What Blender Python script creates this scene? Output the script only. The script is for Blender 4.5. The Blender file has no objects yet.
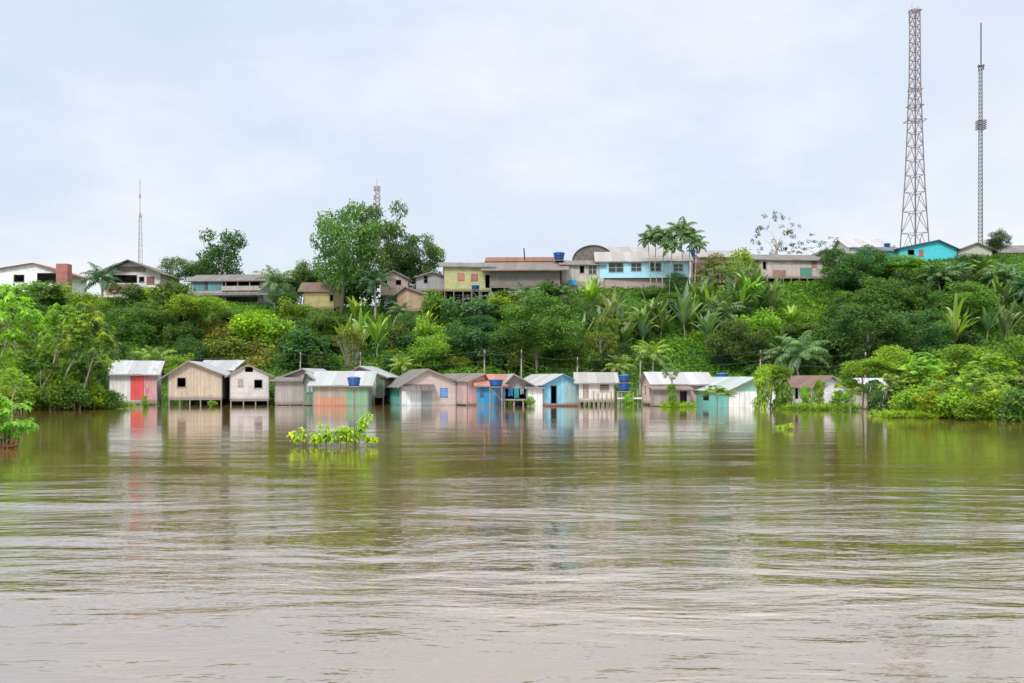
import bpy, math, random
import numpy as np
from mathutils import Vector, Matrix
R = math.radians
C = bpy.context.scene.collection
F = 1000.0; CX = 512.0; HY = 380.0; CAM_H = 2.5
scene = bpy.context.scene

def Xat(px, Y): return (px-CX)/F*Y
def Zat(py, Y): return CAM_H + (HY-py)/F*Y

# ---------------------------------------------------------------- terrain
RIDGE = [(-400,300),(0,292),(60,300),(130,301),(200,304),(260,306),(330,309),(400,309),(450,306),(520,297),
         (600,290),(690,288),(750,283),(820,281),(870,268),(920,264),(1000,258),(1400,256)]
RX = np.array([(p-CX)/F*140 for p, y in RIDGE]); RZ = np.array([CAM_H+(HY-y)*.140 for p, y in RIDGE])
def terrain(x, y):
    x = np.asarray(x, float); y = np.asarray(y, float)
    zr = np.interp(x, RX, RZ)
    toe = 105.5 + 1.2*np.sin(x*.11) + .8*np.sin(x*.31+1)
    t = np.clip((y-toe)/(139-toe), 0, 1)
    s = .55*t + .45*t*t*(3-2*t)
    bump = (np.sin(x*.37+y*.21)*.5+np.sin(x*.83-y*.47+2)*.25+np.sin(x*.17-y*.6)*.35)
    z = zr*s + bump*.8*np.sin(np.pi*t)
    z = z + np.clip((y-139)*.02, 0, 1.5)
    low = -np.clip((toe-y)*.10, 0, 2.2)
    return np.where(y < toe, low-.05, z-.05)
def hit(px, py):
    Y = 103.0
    while Y < 160:
        if Zat(py, Y) <= float(terrain(Xat(px, Y), Y)): break
        Y += .1
    Y = min(Y, 150)
    return Vector((Xat(px, Y), Y, float(terrain(Xat(px, Y), Y))))

# ---------------------------------------------------------------- mesh helper
class MB:
    def __init__(s): s.v = []; s.f = []; s.n = 0
    def add(s, verts, faces):
        verts = np.asarray(verts, float).reshape(-1, 3)
        for f in faces: s.f.append(tuple(int(i)+s.n for i in f))
        s.v.append(verts); s.n += len(verts)
    def quads(s, V):                       # (N,4,3)
        V = np.asarray(V, float); n = len(V)
        ids = (np.arange(n*4).reshape(n, 4)+s.n).tolist()
        s.f.extend(map(tuple, ids)); s.v.append(V.reshape(-1, 3)); s.n += n*4
    def box(s, x0, x1, y0, y1, z0, z1):
        s.add([(x0,y0,z0),(x1,y0,z0),(x1,y1,z0),(x0,y1,z0),(x0,y0,z1),(x1,y0,z1),(x1,y1,z1),(x0,y1,z1)],
              [(0,3,2,1),(4,5,6,7),(0,1,5,4),(1,2,6,5),(2,3,7,6),(3,0,4,7)])
    def prism(s, pts, vec):                # pts: 3D polygon, extruded along vec
        n = len(pts); a = [Vector(p) for p in pts]; b = [p+Vector(vec) for p in a]
        s.add([tuple(p) for p in a+b], [tuple(range(n)), tuple(range(2*n-1, n-1, -1))] +
              [(i, i+n, (i+1) % n+n, (i+1) % n) for i in range(n)])
    def tube(s, pts, rad, k=6, cap=True):
        pts = [Vector(p) for p in pts]; n = len(pts)
        rad = rad if hasattr(rad, '__len__') else [rad]*n
        vs = []; u = None
        for i, p in enumerate(pts):
            d = (pts[min(i+1, n-1)]-pts[max(i-1, 0)]).normalized()
            if u is None: u = d.orthogonal().normalized()
            u = (u-d*u.dot(d)).normalized(); w = d.cross(u)
            for j in range(k):
                a = 2*math.pi*j/k
                vs.append(tuple(p+(u*math.cos(a)+w*math.sin(a))*rad[i]))
        fs = [(i*k+j, i*k+(j+1) % k, (i+1)*k+(j+1) % k, (i+1)*k+j) for i in range(n-1) for j in range(k)]
        if cap: fs += [tuple(range(k-1, -1, -1)), tuple(range((n-1)*k, n*k))]
        s.add(vs, fs)
    def lathe(s, prof, c=(0,0,0), k=20):
        vs = [(c[0]+r*math.cos(2*math.pi*j/k), c[1]+r*math.sin(2*math.pi*j/k), c[2]+z) for r, z in prof for j in range(k)]
        n = len(prof)
        fs = [(i*k+j, i*k+(j+1) % k, (i+1)*k+(j+1) % k, (i+1)*k+j) for i in range(n-1) for j in range(k)]
        fs += [tuple(range(k-1, -1, -1)), tuple(range((n-1)*k, n*k))]
        s.add(vs, fs)
    def leaves(s, P, D, N, L, W, fold=.12, droop=.15):
        P = np.asarray(P, float); n = len(P)
        L = np.broadcast_to(np.asarray(L, float), (n,))[:, None]; W = np.broadcast_to(np.asarray(W, float), (n,))[:, None]
        D = nrm(D); S = nrm(np.cross(D, N)); U = np.cross(S, D)
        mid = P+D*L*.45+U*L*fold
        s.quads(np.stack([P, mid+S*W*.5-U*L*fold*.6, P+D*L-U*L*droop, mid-S*W*.5-U*L*fold*.6], 1))
    def mesh(s, name, mat, smooth=False):
        me = bpy.data.meshes.new(name)
        me.from_pydata(np.concatenate(s.v) if s.v else [], [], s.f)
        if mat: me.materials.append(mat)
        if smooth: me.polygons.foreach_set('use_smooth', [True]*len(me.polygons))
        me.update(); return me
    def build(s, name, mat, parent=None, smooth=False, color=None):
        return link(name, s.mesh(name, mat, smooth), parent, color)
def nrm(a):
    a = np.asarray(a, float); return a/np.maximum(np.linalg.norm(a, axis=-1, keepdims=True), 1e-9)
def link(name, me, parent=None, color=None):
    o = bpy.data.objects.new(name, me); C.objects.link(o)
    if parent: o.parent = parent
    if color: o.color = (*color, 1)
    return o
def tag(o, label=None, cat=None, group=None, kind=None):
    if label: o['label'] = label
    if cat: o['category'] = cat
    if group: o['group'] = group
    if kind: o['kind'] = kind
    return o
def empty(name, loc, label, cat, group=None, rz=0, s=1):
    o = bpy.data.objects.new(name, None); C.objects.link(o)
    o.location = loc; o.rotation_euler = (0, 0, rz); o.empty_display_size = .3
    o.scale = (s, s, s) if not hasattr(s, '__len__') else s
    return tag(o, label, cat, group)

# ---------------------------------------------------------------- materials
def newmat(name):
    m = bpy.data.materials.new(name); m.use_nodes = True; nt = m.node_tree
    return m, nt, nt.nodes['Principled BSDF']
def nd(nt, t, **kw):
    n = nt.nodes.new(t)
    for k, v in kw.items():
        if k in n.inputs.keys() if hasattr(n.inputs, 'keys') else False: n.inputs[k].default_value = v
        else: setattr(n, k, v)
    return n
def noise(nt, vec, scale, detail=4, rough=.6):
    n = nt.nodes.new('ShaderNodeTexNoise'); n.inputs['Scale'].default_value = scale
    n.inputs['Detail'].default_value = detail; n.inputs['Roughness'].default_value = rough
    if vec: nt.links.new(vec, n.inputs['Vector'])
    return n.outputs['Fac']
def ramp(nt, fac, stops):
    r = nt.nodes.new('ShaderNodeValToRGB'); e = r.color_ramp.elements
    while len(e) < len(stops): e.new(.5)
    for i, (p, c) in enumerate(stops):
        e[i].position = p; e[i].color = (*c, 1) if hasattr(c, '__len__') else (c, c, c, 1)
    nt.links.new(fac, r.inputs['Fac']); return r.outputs['Color']
def mathn(nt, op, a, b=None):
    m = nt.nodes.new('ShaderNodeMath'); m.operation = op
    for i, v in enumerate((a, b)):
        if v is None: continue
        if isinstance(v, (int, float)): m.inputs[i].default_value = v
        else: nt.links.new(v, m.inputs[i])
    return m.outputs[0]
def mixc(nt, fac, a, b, mode='MIX'):
    m = nt.nodes.new('ShaderNodeMix'); m.data_type = 'RGBA'; m.blend_type = mode
    for s, v in ((m.inputs[0], fac), (m.inputs[6], a), (m.inputs[7], b)):
        if isinstance(v, (int, float)): s.default_value = v
        elif isinstance(v, tuple): s.default_value = (*v, 1)
        else: nt.links.new(v, s)
    return m.outputs[2]
def mapv(nt, vec, scale=(1,1,1), rot=(0,0,0)):
    m = nt.nodes.new('ShaderNodeMapping'); m.inputs['Scale'].default_value = scale; m.inputs['Rotation'].default_value = rot
    nt.links.new(vec, m.inputs['Vector']); return m.outputs['Vector']
def objc(nt): return nt.nodes.new('ShaderNodeTexCoord').outputs['Object']
_mc = {}
def cached(f):
    def g(*a, **k):
        key = (f.__name__, a, tuple(sorted(k.items())))
        if key not in _mc: _mc[key] = f(*a, **k)
        return _mc[key]
    return g
@cached
def paint(col, rough=.7, var=.25):
    m, nt, b = newmat('paint'); o = objc(nt)
    n = noise(nt, o, 1.7, 5)
    c = mixc(nt, ramp(nt, n, [(.35, 0.), (.7, 1.)]), col, tuple(x*(1-var) for x in col))
    nt.links.new(c, b.inputs['Base Color']); b.inputs['Roughness'].default_value = rough; return m
@cached
def planks(col, axis='v', w=.2, var=.3, wear=(.30,.26,.23), wearamt=.35, gap=.6):
    m, nt, b = newmat('planks'); o = objc(nt)
    sep = nt.nodes.new('ShaderNodeSeparateXYZ'); nt.links.new(o, sep.inputs[0])
    u = mathn(nt, 'ADD', sep.outputs['X'], sep.outputs['Y']) if axis == 'v' else sep.outputs['Z']
    u = mathn(nt, 'DIVIDE', u, w)
    cell = mathn(nt, 'FLOOR', u); fr = mathn(nt, 'FRACT', u)
    wn = nt.nodes.new('ShaderNodeTexWhiteNoise'); wn.noise_dimensions = '1D'; nt.links.new(cell, wn.inputs['W'])
    c = mixc(nt, wn.outputs['Value'], col, tuple(x*(1-var) for x in col))
    sc = (3, 3, .5) if axis == 'v' else (.6, .6, 4)
    n = noise(nt, mapv(nt, o, sc), 2.2, 6, .7)
    wm = ramp(nt, n, [(.5-.25*wearamt-.04, 0.), (.72-.25*wearamt, 1.)])
    c = mixc(nt, mathn(nt, 'MULTIPLY', wm, wearamt+.25), c, wear)
    n2 = noise(nt, mapv(nt, o, (1, 1, .6)), .9, 4)
    c = mixc(nt, mathn(nt, 'MULTIPLY', ramp(nt, n2, [(.5, 0.), (.75, 1.)]), .35), c, tuple(x*.45 for x in col))
    tide = mathn(nt, 'ADD', mathn(nt, 'MULTIPLY', sep.outputs['Z'], 1.7), mathn(nt, 'MULTIPLY', noise(nt, o, 1.8, 4), .9))   # silt left by the river
    c = mixc(nt, mathn(nt, 'MULTIPLY', ramp(nt, tide, [(.55, 1.), (1., 0.)]), .6), c, (.20,.15,.10))
    n3 = noise(nt, mapv(nt, o, (5, 5, .35)), 1.3, 5, .7)
    c = mixc(nt, mathn(nt, 'MULTIPLY', ramp(nt, n3, [(.5, 0.), (.68, 1.)]), .4), c, tuple(x*.5+.03 for x in col))
    gm = mathn(nt, 'MULTIPLY', ramp(nt, fr, [(0, 1.), (.13, 0.)]), gap)
    c = mixc(nt, gm, c, tuple(x*.25 for x in col))
    nt.links.new(c, b.inputs['Base Color']); b.inputs['Roughness'].default_value = .85
    return m
@cached
def tin(col=(.5,.52,.54), rust=.15, axis='X', rough=.45, rustcol=(.22,.11,.07)):
    m, nt, b = newmat('sheet_metal'); o = objc(nt)
    sep = nt.nodes.new('ShaderNodeSeparateXYZ'); nt.links.new(o, sep.inputs[0]); u = sep.outputs[axis]
    fr = mathn(nt, 'FLOOR', mathn(nt, 'DIVIDE', u, .9))
    wn = nt.nodes.new('ShaderNodeTexWhiteNoise'); wn.noise_dimensions = '1D'; nt.links.new(fr, wn.inputs['W'])
    c = mixc(nt, wn.outputs['Value'], col, tuple(x*.76 for x in col))
    sc = (4, .5, .5) if axis == 'X' else (.5, 4, .5)
    n = noise(nt, mapv(nt, o, sc), 1.1, 6, .65)
    c = mixc(nt, ramp(nt, n, [(.66-rust*.5, 0.), (.8-rust*.45, 1.)]), c, rustcol)
    nt.links.new(c, b.inputs['Base Color']); b.inputs['Roughness'].default_value = rough; b.inputs['Metallic'].default_value = .15
    wv = mathn(nt, 'SINE', mathn(nt, 'MULTIPLY', u, 2*math.pi/.16))
    bp = nt.nodes.new('ShaderNodeBump'); bp.inputs['Strength'].default_value = .5; bp.inputs['Distance'].default_value = .03
    nt.links.new(wv, bp.inputs['Height']); nt.links.new(bp.outputs[0], b.inputs['Normal'])
    return m
@cached
def foliage(var=.35, trans=.4, hue=(1.5, 1.25, .55), shine=.35):
    m, nt, b = newmat('foliage'); o = objc(nt)
    oi = nt.nodes.new('ShaderNodeObjectInfo'); ge = nt.nodes.new('ShaderNodeNewGeometry')
    base = oi.outputs['Color']
    c = mixc(nt, 1.0, base, ramp(nt, ge.outputs['Random Per Island'], [(0, (.55,.62,.6)), (.6, (1.,1.,1.)), (1, hue)]), 'MULTIPLY')
    n = noise(nt, o, 2.6, 2)
    c = mixc(nt, 1.0, c, ramp(nt, n, [(.32, (.6,.72,.85)), (.52, (1.,1.,1.)), (.68, (1.5,1.35,.9))]), 'MULTIPLY')
    nt.links.new(c, b.inputs['Base Color']); b.inputs['Roughness'].default_value = .5
    b.inputs['Specular IOR Level'].default_value = shine
    tr = nt.nodes.new('ShaderNodeBsdfTranslucent')
    nt.links.new(mixc(nt, 1.0, c, (1.3, 1.5, .5), 'MULTIPLY'), tr.inputs['Color'])
    mx = nt.nodes.new('ShaderNodeMixShader'); mx.inputs[0].default_value = trans
    nt.links.new(b.outputs[0], mx.inputs[1]); nt.links.new(tr.outputs[0], mx.inputs[2])
    nt.links.new(mx.outputs[0], nt.nodes['Material Output'].inputs['Surface']); return m
@cached
def bark(col=(.28,.25,.2)):
    m, nt, b = newmat('bark'); o = objc(nt)
    n = noise(nt, mapv(nt, o, (4, 4, 1)), 2, 5, .7)
    nt.links.new(ramp(nt, n, [(.35, tuple(x*.45 for x in col)), (.6, col), (.75, tuple(min(1, x*1.5) for x in col))]), b.inputs['Base Color'])
    b.inputs['Roughness'].default_value = .9; return m
WOOD = bark((.2,.17,.14)); PALE = bark((.42,.38,.31)); POST = bark((.3,.27,.24))
DARK = paint((.03,.028,.026)); WHITE = paint((.62,.62,.6)); TRIM = paint((.25,.22,.195))
# ---------------------------------------------------------------- world, camera, sun
cam = bpy.data.cameras.new('camera'); co = bpy.data.objects.new('camera', cam); C.objects.link(co); scene.camera = co
co.location = (0, 0, CAM_H); co.rotation_euler = (R(90), 0, 0)
cam.sensor_width = 36; cam.lens = 36*F/1024; cam.shift_y = (HY-341.5)/1024; cam.clip_end = 20000; cam.clip_start = .1
SUN_EL, SUN_AZ = 44, 200      # azimuth measured clockwise from +Y
w = bpy.data.worlds.new('World'); scene.world = w; w.use_nodes = True; nt = w.node_tree
bg = nt.nodes['Background']
sky = nt.nodes.new('ShaderNodeTexSky'); sky.sky_type = 'NISHITA'; sky.sun_disc = False
sky.sun_elevation = R(SUN_EL); sky.sun_rotation = R(SUN_AZ)
tc = nt.nodes.new('ShaderNodeTexCoord').outputs['Generated']
sp = nt.nodes.new('ShaderNodeSeparateXYZ'); nt.links.new(tc, sp.inputs[0])
# overcast layer: pale near the horizon, brighter overhead, soft streaks
grad = ramp(nt, sp.outputs['Z'], [(0, (.80,.88,.975)), (.12, (.78,.855,.96)), (.36, (.81,.875,.985)), (.52, (1.6,1.61,1.65)), (1, (2.9,2.85,2.8))])
n1 = noise(nt, mapv(nt, tc, (1.5, 1.5, 3.4)), 1.5, 6, .6)
n2 = noise(nt, mapv(nt, tc, (1.2, 1.2, 2.5), (0, 0, .8)), 1.1, 3, .5)
cl = mixc(nt, 1.0, grad, ramp(nt, n1, [(.32, (.92,.945,.99)), (.5, (1.02,1.02,1.01)), (.66, (1.22,1.16,1.07))]), 'MULTIPLY')
cl = mixc(nt, 1.0, cl, ramp(nt, n2, [(.35, (.91,.945,1.02)), (.65, (1.14,1.09,1.03))]), 'MULTIPLY')
cl = mixc(nt, 1.0, cl, (10., 10., 10.), 'MULTIPLY')
allc = mixc(nt, .9, sky.outputs[0], cl)
nt.links.new(allc, bg.inputs['Color']); bg.inputs['Strength'].default_value = .1
sl = bpy.data.lights.new('sun', 'SUN'); sl.energy = 2.5; sl.angle = R(12); sl.color = (1, .96, .9)
so = bpy.data.objects.new('sun', sl); C.objects.link(so)
d = Vector((math.sin(R(SUN_AZ))*math.cos(R(SUN_EL)), math.cos(R(SUN_AZ))*math.cos(R(SUN_EL)), math.sin(R(SUN_EL))))
so.rotation_euler = d.to_track_quat('Z', 'Y').to_euler(); so.location = d*60
vs = scene.view_settings; vs.view_transform = 'Standard'; vs.look = 'None'; vs.exposure = 0; vs.gamma = 1; vs.use_curve_mapping = False
scene.cycles.max_bounces = 8; scene.cycles.transparent_max_bounces = 8

# ---------------------------------------------------------------- ground and river
xs = np.concatenate([[-3000,-1500,-700,-350,-200], np.arange(-130, 131, 1.3), [200,350,700,1500,3000]])
ys = np.concatenate([[-1500,-600,-200,0,60,90], np.arange(100, 150, 1.0), [155,165,180,220,300,600,1500,4000]])
GX, GY = np.meshgrid(xs, ys); GZ = terrain(GX, GY)
nx, ny = len(xs), len(ys)
g = MB(); idx = np.arange(nx*ny).reshape(ny, nx)
g.add(np.stack([GX, GY, GZ], -1), np.stack([idx[:-1,:-1], idx[:-1,1:], idx[1:,1:], idx[1:,:-1]], -1).reshape(-1, 4))
m, nt, b = newmat('grassy_soil'); o = objc(nt)
n = noise(nt, o, .25, 5); n2 = noise(nt, o, 2.5, 4)
c = ramp(nt, n, [(.3, (.045,.10,.018)), (.5, (.075,.17,.022)), (.7, (.13,.2,.035))])
c = mixc(nt, ramp(nt, n2, [(.62, 0.), (.75, .8)]), c, (.16,.11,.06))
nt.links.new(c, b.inputs['Base Color']); b.inputs['Roughness'].default_value = .95
tag(g.build('hillside', m, smooth=True), kind='structure')

wt = MB(); wt.add([(-3000,-1500,0),(3000,-1500,0),(3000,112,0),(-3000,112,0)], [(0,1,2,3)])
m, nt, b = newmat('muddy_water'); o = objc(nt)
b.inputs['Base Color'].default_value = (.160,.106,.025,1); b.inputs['Roughness'].default_value = .05
b.inputs['IOR'].default_value = 1.5
wig = nt.nodes.new('ShaderNodeTexNoise'); wig.inputs['Scale'].default_value = .12; wig.inputs['Detail'].default_value = 2
nt.links.new(o, wig.inputs['Vector'])
vm = nt.nodes.new('ShaderNodeVectorMath'); vm.operation = 'MULTIPLY_ADD'
nt.links.new(wig.outputs['Color'], vm.inputs[0]); vm.inputs[1].default_value = (3, 3, 0); nt.links.new(o, vm.inputs[2]); ow = vm.outputs[0]
h1 = noise(nt, mapv(nt, ow, (1.3, 2.7, 1), (0, 0, .15)), 1.0, 4, .55)
h2 = noise(nt, mapv(nt, ow, (.3, .7, 1), (0, 0, -.14)), 1.0, 2, .5)
h3 = noise(nt, mapv(nt, ow, (3.2, 6.5, 1), (0, 0, .25)), 1.0, 2, .5)
amp = ramp(nt, noise(nt, mapv(nt, o, (.05, .12, 1)), 1.0, 3, .5), [(.38, .3), (.6, 1.)])
sy = nt.nodes.new('ShaderNodeSeparateXYZ'); nt.links.new(o, sy.inputs[0])     # sheltered, calmer water near the houses
fade = ramp(nt, mathn(nt, 'DIVIDE', sy.outputs['Y'], 100.), [(.085, .5), (.13, 1.), (.18, .62), (.25, .26), (.36, .10), (.55, .05), (.9, .03)])
H = mathn(nt, 'ADD', mathn(nt, 'MULTIPLY', h1, .045), mathn(nt, 'ADD', mathn(nt, 'MULTIPLY', h2, .17), mathn(nt, 'MULTIPLY', h3, .014)))
h4 = noise(nt, mapv(nt, ow, (1.6, 5.5, 1), (0, 0, -.15)), 1.0, 3, .6)
far = ramp(nt, mathn(nt, 'DIVIDE', sy.outputs['Y'], 100.), [(.07, .4), (.14, .8), (.21, .45), (.30, .24), (.45, .15), (.95, .08)])
band = ramp(nt, noise(nt, mapv(nt, ow, (.10, .50, 1), (0, 0, .06)), 1.0, 4, .6), [(.48, .35), (.62, 1.6)])
far = mathn(nt, 'MULTIPLY', far, band)
H = mathn(nt, 'ADD', mathn(nt, 'MULTIPLY', mathn(nt, 'MULTIPLY', H, amp), fade), mathn(nt, 'MULTIPLY', mathn(nt, 'MULTIPLY', h4, .022), far))
bp = nt.nodes.new('ShaderNodeBump'); bp.inputs['Strength'].default_value = 1; bp.inputs['Distance'].default_value = 1.0
nt.links.new(H, bp.inputs['Height']); nt.links.new(bp.outputs[0], b.inputs['Normal'])
gl = nt.nodes.new('ShaderNodeBsdfGlossy'); gl.inputs['Color'].default_value = (.98, .955, 1., 1); gl.inputs['Roughness'].default_value = .075
nt.links.new(bp.outputs[0], gl.inputs['Normal'])
mx = nt.nodes.new('ShaderNodeMixShader'); mx.inputs[0].default_value = .35
nt.links.new(b.outputs[0], mx.inputs[1]); nt.links.new(gl.outputs[0], mx.inputs[2]); nt.links.new(mx.outputs[0], nt.nodes['Material Output'].inputs['Surface'])
tag(wt.build('river_water', m), kind='structure')
# ---------------------------------------------------------------- houses
def wall_cells(mb, poly_top, x1, z0, holes, axis, pos, th):
    """a wall slab with real openings. poly_top(x)->z top; axis 'x': runs along local x at y=pos; 'y': runs along local y at x=pos"""
    xs = sorted({0, x1, *[h[0] for h in holes], *[h[1] for h in holes], *poly_top['cuts']})
    for a, c in zip(xs[:-1], xs[1:]):
        if c-a < 1e-4: continue
        mid = (a+c)/2; hs = sorted([h for h in holes if h[0] < mid < h[1]], key=lambda h: h[2])
        z = z0
        for h in hs+[None]:
            if h is None: ta, tb = poly_top['f'](a), poly_top['f'](c)
            else: ta = tb = h[2]
            if min(ta, tb) > z or max(ta, tb) > z+.001:
                pts = [(a, z), (c, z), (c, tb), (a, ta)]
                if axis == 'x': mb.prism([(p, pos, q) for p, q in pts], (0, th, 0))
                else: mb.prism([(pos, p, q) for p, q in pts], (th, 0, 0))
            if h: z = h[3]

def house(name, label, px0, px1, Y, yb, ye, yr, depth, roof='front', rot=0, apx=None, wall=None, side=None, back=None,
          rmat=None, rmat2=None, over=.35, overf=.45, openings=(), side_openings=(), stilts=0, floor=True, cat='house', group=None,
          ye2=None, rf=.5, skirt=None, panels=(), fascia=TRIM, ground=None, floor_drop=0):
    """px/py give where the house stands; everything is then built at real size in its own frame."""
    k = (px1-CX)/F; X0 = Xat(px0, Y); ca, sa = math.cos(R(rot)), math.sin(R(rot))
    wd = (k*Y-X0)/(ca-k*sa); z0 = 0.0
    base_z = Zat(yb, Y)
    root = empty(name, (X0, Y, base_z), label, cat, group, R(rot))
    def loc(px, py):                       # point of the front wall seen at (px, py) -> local x, z
        q = (px-CX)/F; t = (q*Y-X0)/(ca-q*sa); yy = Y+t*sa
        return t, Zat(py, yy)-base_z
    ze = loc(px0, ye)[1]; ze2 = loc(px1, ye2 if ye2 else ye)[1] if ye2 else ze
    ax = loc(apx, ye)[0] if apx else wd/2
    if roof == 'front': zr = loc(apx or (px0+px1)/2, yr)[1]
    else: zr = Zat(yr, Y+depth*(rf if roof == 'side' else 1))-base_z
    th = .07
    if roof == 'front':
        top = dict(cuts=[ax], f=lambda x: ze+(zr-ze)*x/ax if x <= ax else ze2+(zr-ze2)*(wd-x)/(wd-ax))
        btop = top; stop_l = dict(cuts=[], f=lambda y: ze); stop_r = dict(cuts=[], f=lambda y: ze2)
    elif roof == 'side':
        rd = depth*rf; zbk = ze2 if ye2 else ze
        top = dict(cuts=[], f=lambda x: ze); btop = dict(cuts=[], f=lambda x: zbk)
        stop_l = stop_r = dict(cuts=[rd], f=lambda y: ze+(zr-ze)*y/rd if y <= rd else zbk+(zr-zbk)*(depth-y)/(depth-rd))
    else:
        top = dict(cuts=[], f=lambda x: ze); btop = dict(cuts=[], f=lambda x: zr)
        stop_l = stop_r = dict(cuts=[], f=lambda y: ze+(zr-ze)*y/depth)
    holes = []; ops = []
    for op in openings:
        kind, a, c, t, bb = op[:5]; col = op[5] if len(op) > 5 else None
        x0, zt = loc(a, t); x1, zb = loc(c, bb)
        x0, x1 = max(.12, x0), min(wd-.12, x1); zb = max(zb, z0+.04)
        if kind != 'shutter': holes.append((x0, x1, zb, zt))
        ops.append((kind, x0, x1, zb, zt, col))
    low = z0 if not skirt else z0-skirt
    mb = MB(); wall_cells(mb, top, wd, low, holes, 'x', 0, th); mb.build('front_wall', wall, root)
    side = side or wall; back = back or side
    shl = [h for h in side_openings]
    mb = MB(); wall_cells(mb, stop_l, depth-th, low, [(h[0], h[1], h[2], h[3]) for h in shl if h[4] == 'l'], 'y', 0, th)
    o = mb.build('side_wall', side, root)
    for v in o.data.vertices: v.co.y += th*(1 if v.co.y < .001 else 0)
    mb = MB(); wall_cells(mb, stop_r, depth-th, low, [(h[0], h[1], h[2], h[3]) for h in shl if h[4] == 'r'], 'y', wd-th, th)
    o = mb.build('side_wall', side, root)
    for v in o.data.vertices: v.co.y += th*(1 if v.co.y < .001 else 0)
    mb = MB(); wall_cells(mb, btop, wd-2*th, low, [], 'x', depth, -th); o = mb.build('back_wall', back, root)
    for v in o.data.vertices: v.co.x += th
    # floor deck
    mb = MB(); mb.box(th, wd-th, th, depth-th, z0-.02, z0+.06); mb.build('floor', planks((.2,.16,.12), 'v', .2), root)
    # corner boards
    for cx in (-.03, wd-.05):
        mb = MB(); mb.box(cx, cx+.08, -.03, -.001, low, (ze if cx < 0 else ze2)-.02); mb.build('corner_board', fascia, root)
    # roof
    rt = .05; rmat2 = rmat2 or rmat
    def slab(nm, a, c, y0, y1, mat):       # roof='front': a->c are (x,z) at eave and ridge
        mb = MB(); n = max(2, round((y1-y0)/.9)); L_ = math.hypot(c[0]-a[0], c[1]-a[1])
        for i in range(n):                 # overlapping sheets with uneven ends
            ya, yb_ = y0+(y1-y0)*i/n, y0+(y1-y0)*(i+1)/n; e = 1+random.uniform(-.10, .06)/L_; h = random.uniform(0, .03)
            ax_, az_ = c[0]+(a[0]-c[0])*e, c[1]+(a[1]-c[1])*e
            mb.prism([(ax_, ya, az_+h), (c[0], ya, c[1]+h), (c[0], ya, c[1]+h+rt), (ax_, ya, az_+h+rt)], (0, yb_-ya-.004, 0))
        mb.build(nm, mat, root)
    def sheets(y0, z0_, y1, z1_, mat):
        mb = MB(); n = max(2, round((wd+2*over)/.9)); L_ = math.hypot(y1-y0, z1_-z0_)
        for i in range(n):
            xa, xb = -over+(wd+2*over)*i/n, -over+(wd+2*over)*(i+1)/n; e = 1+random.uniform(-.10, .06)/L_; h = random.uniform(0, .03)
            yy, zz = y1+(y0-y1)*e, z1_+(z0_-z1_)*e
            mb.prism([(xa, yy, zz+h), (xa, y1, z1_+h), (xa, y1, z1_+h+rt), (xa, yy, zz+h+rt)], (xb-xa-.004, 0, 0))
        mb.build('roof', mat, root)
    if roof == 'front':
        sl1 = (zr-ze)/ax; sl2 = (zr-ze2)/(wd-ax); g = .02
        slab('roof', (-over, ze-over*sl1+g), (ax-.001, zr+g), -overf, depth+.3, rmat)
        slab('roof', (wd+over, ze2-over*sl2+g), (ax+.001, zr+g), -overf, depth+.3, rmat2)
        mb = MB()
        mb.prism([(-over, -overf-.03, ze-over*sl1-.06), (ax, -overf-.03, zr-.06), (ax, -overf-.03, zr+g+rt+.01), (-over, -overf-.03, ze-over*sl1+g+rt+.01)], (0, .025, 0))
        mb.prism([(ax, -overf-.03, zr-.06), (wd+over, -overf-.03, ze2-over*sl2-.06), (wd+over, -overf-.03, ze2-over*sl2+g+rt+.01), (ax, -overf-.03, zr+g+rt+.01)], (0, .025, 0))
        mb.build('barge_board', fascia, root)
    elif roof == 'side':
        s1 = (zr-ze)/rd; s2 = (zr-zbk)/(depth-rd); g = .02
        for (ya, za, mt_) in ((-overf, ze-overf*s1, rmat), (depth+.3, zbk-.3*s2, rmat2)):
            sheets(ya, za+g, rd+(-.001 if ya < 0 else .001), zr+g, mt_)
        mb = MB(); mb.box(-over, wd+over, -overf-.03, -overf-.004, ze-overf*s1-.05, ze-overf*s1+g+rt); mb.build('fascia', fascia, root)
    else:
        s1 = (zr-ze)/depth; g = .02
        sheets(-overf, ze-overf*s1+g, depth+.05, zr+.05*s1+g, rmat)
        mb = MB(); mb.box(-over, wd+over, -overf-.03, -overf-.004, ze-overf*s1-.05, ze-overf*s1+g+rt); mb.build('fascia', fascia, root)
    # openings
    for kind, x0, x1, zb, zt, col in ops:
        nm = {'hole': 'window', 'glass': 'window', 'louvre': 'window', 'shutter': 'shutter', 'door': 'door', 'doorway': 'doorway', 'open': 'opening'}[kind]
        if kind != 'open':
            f = .05; mb = MB()
            mb.box(x0-f, x1+f, -.035, -.002, zt, zt+f); mb.box(x0-f, x0, -.035, -.002, zb-f, zt); mb.box(x1, x1+f, -.035, -.002, zb-f, zt)
            if kind in ('hole', 'glass', 'louvre', 'shutter'): mb.box(x0-f-.05, x1+f+.05, -.06, -.002, zb-f-.03, zb-f)
            else: pass
            fr = mb.build(nm if kind != 'shutter' else 'shutter', fascia if kind != 'shutter' or not col else paint(tuple(v*.6 for v in col)), root)
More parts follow.
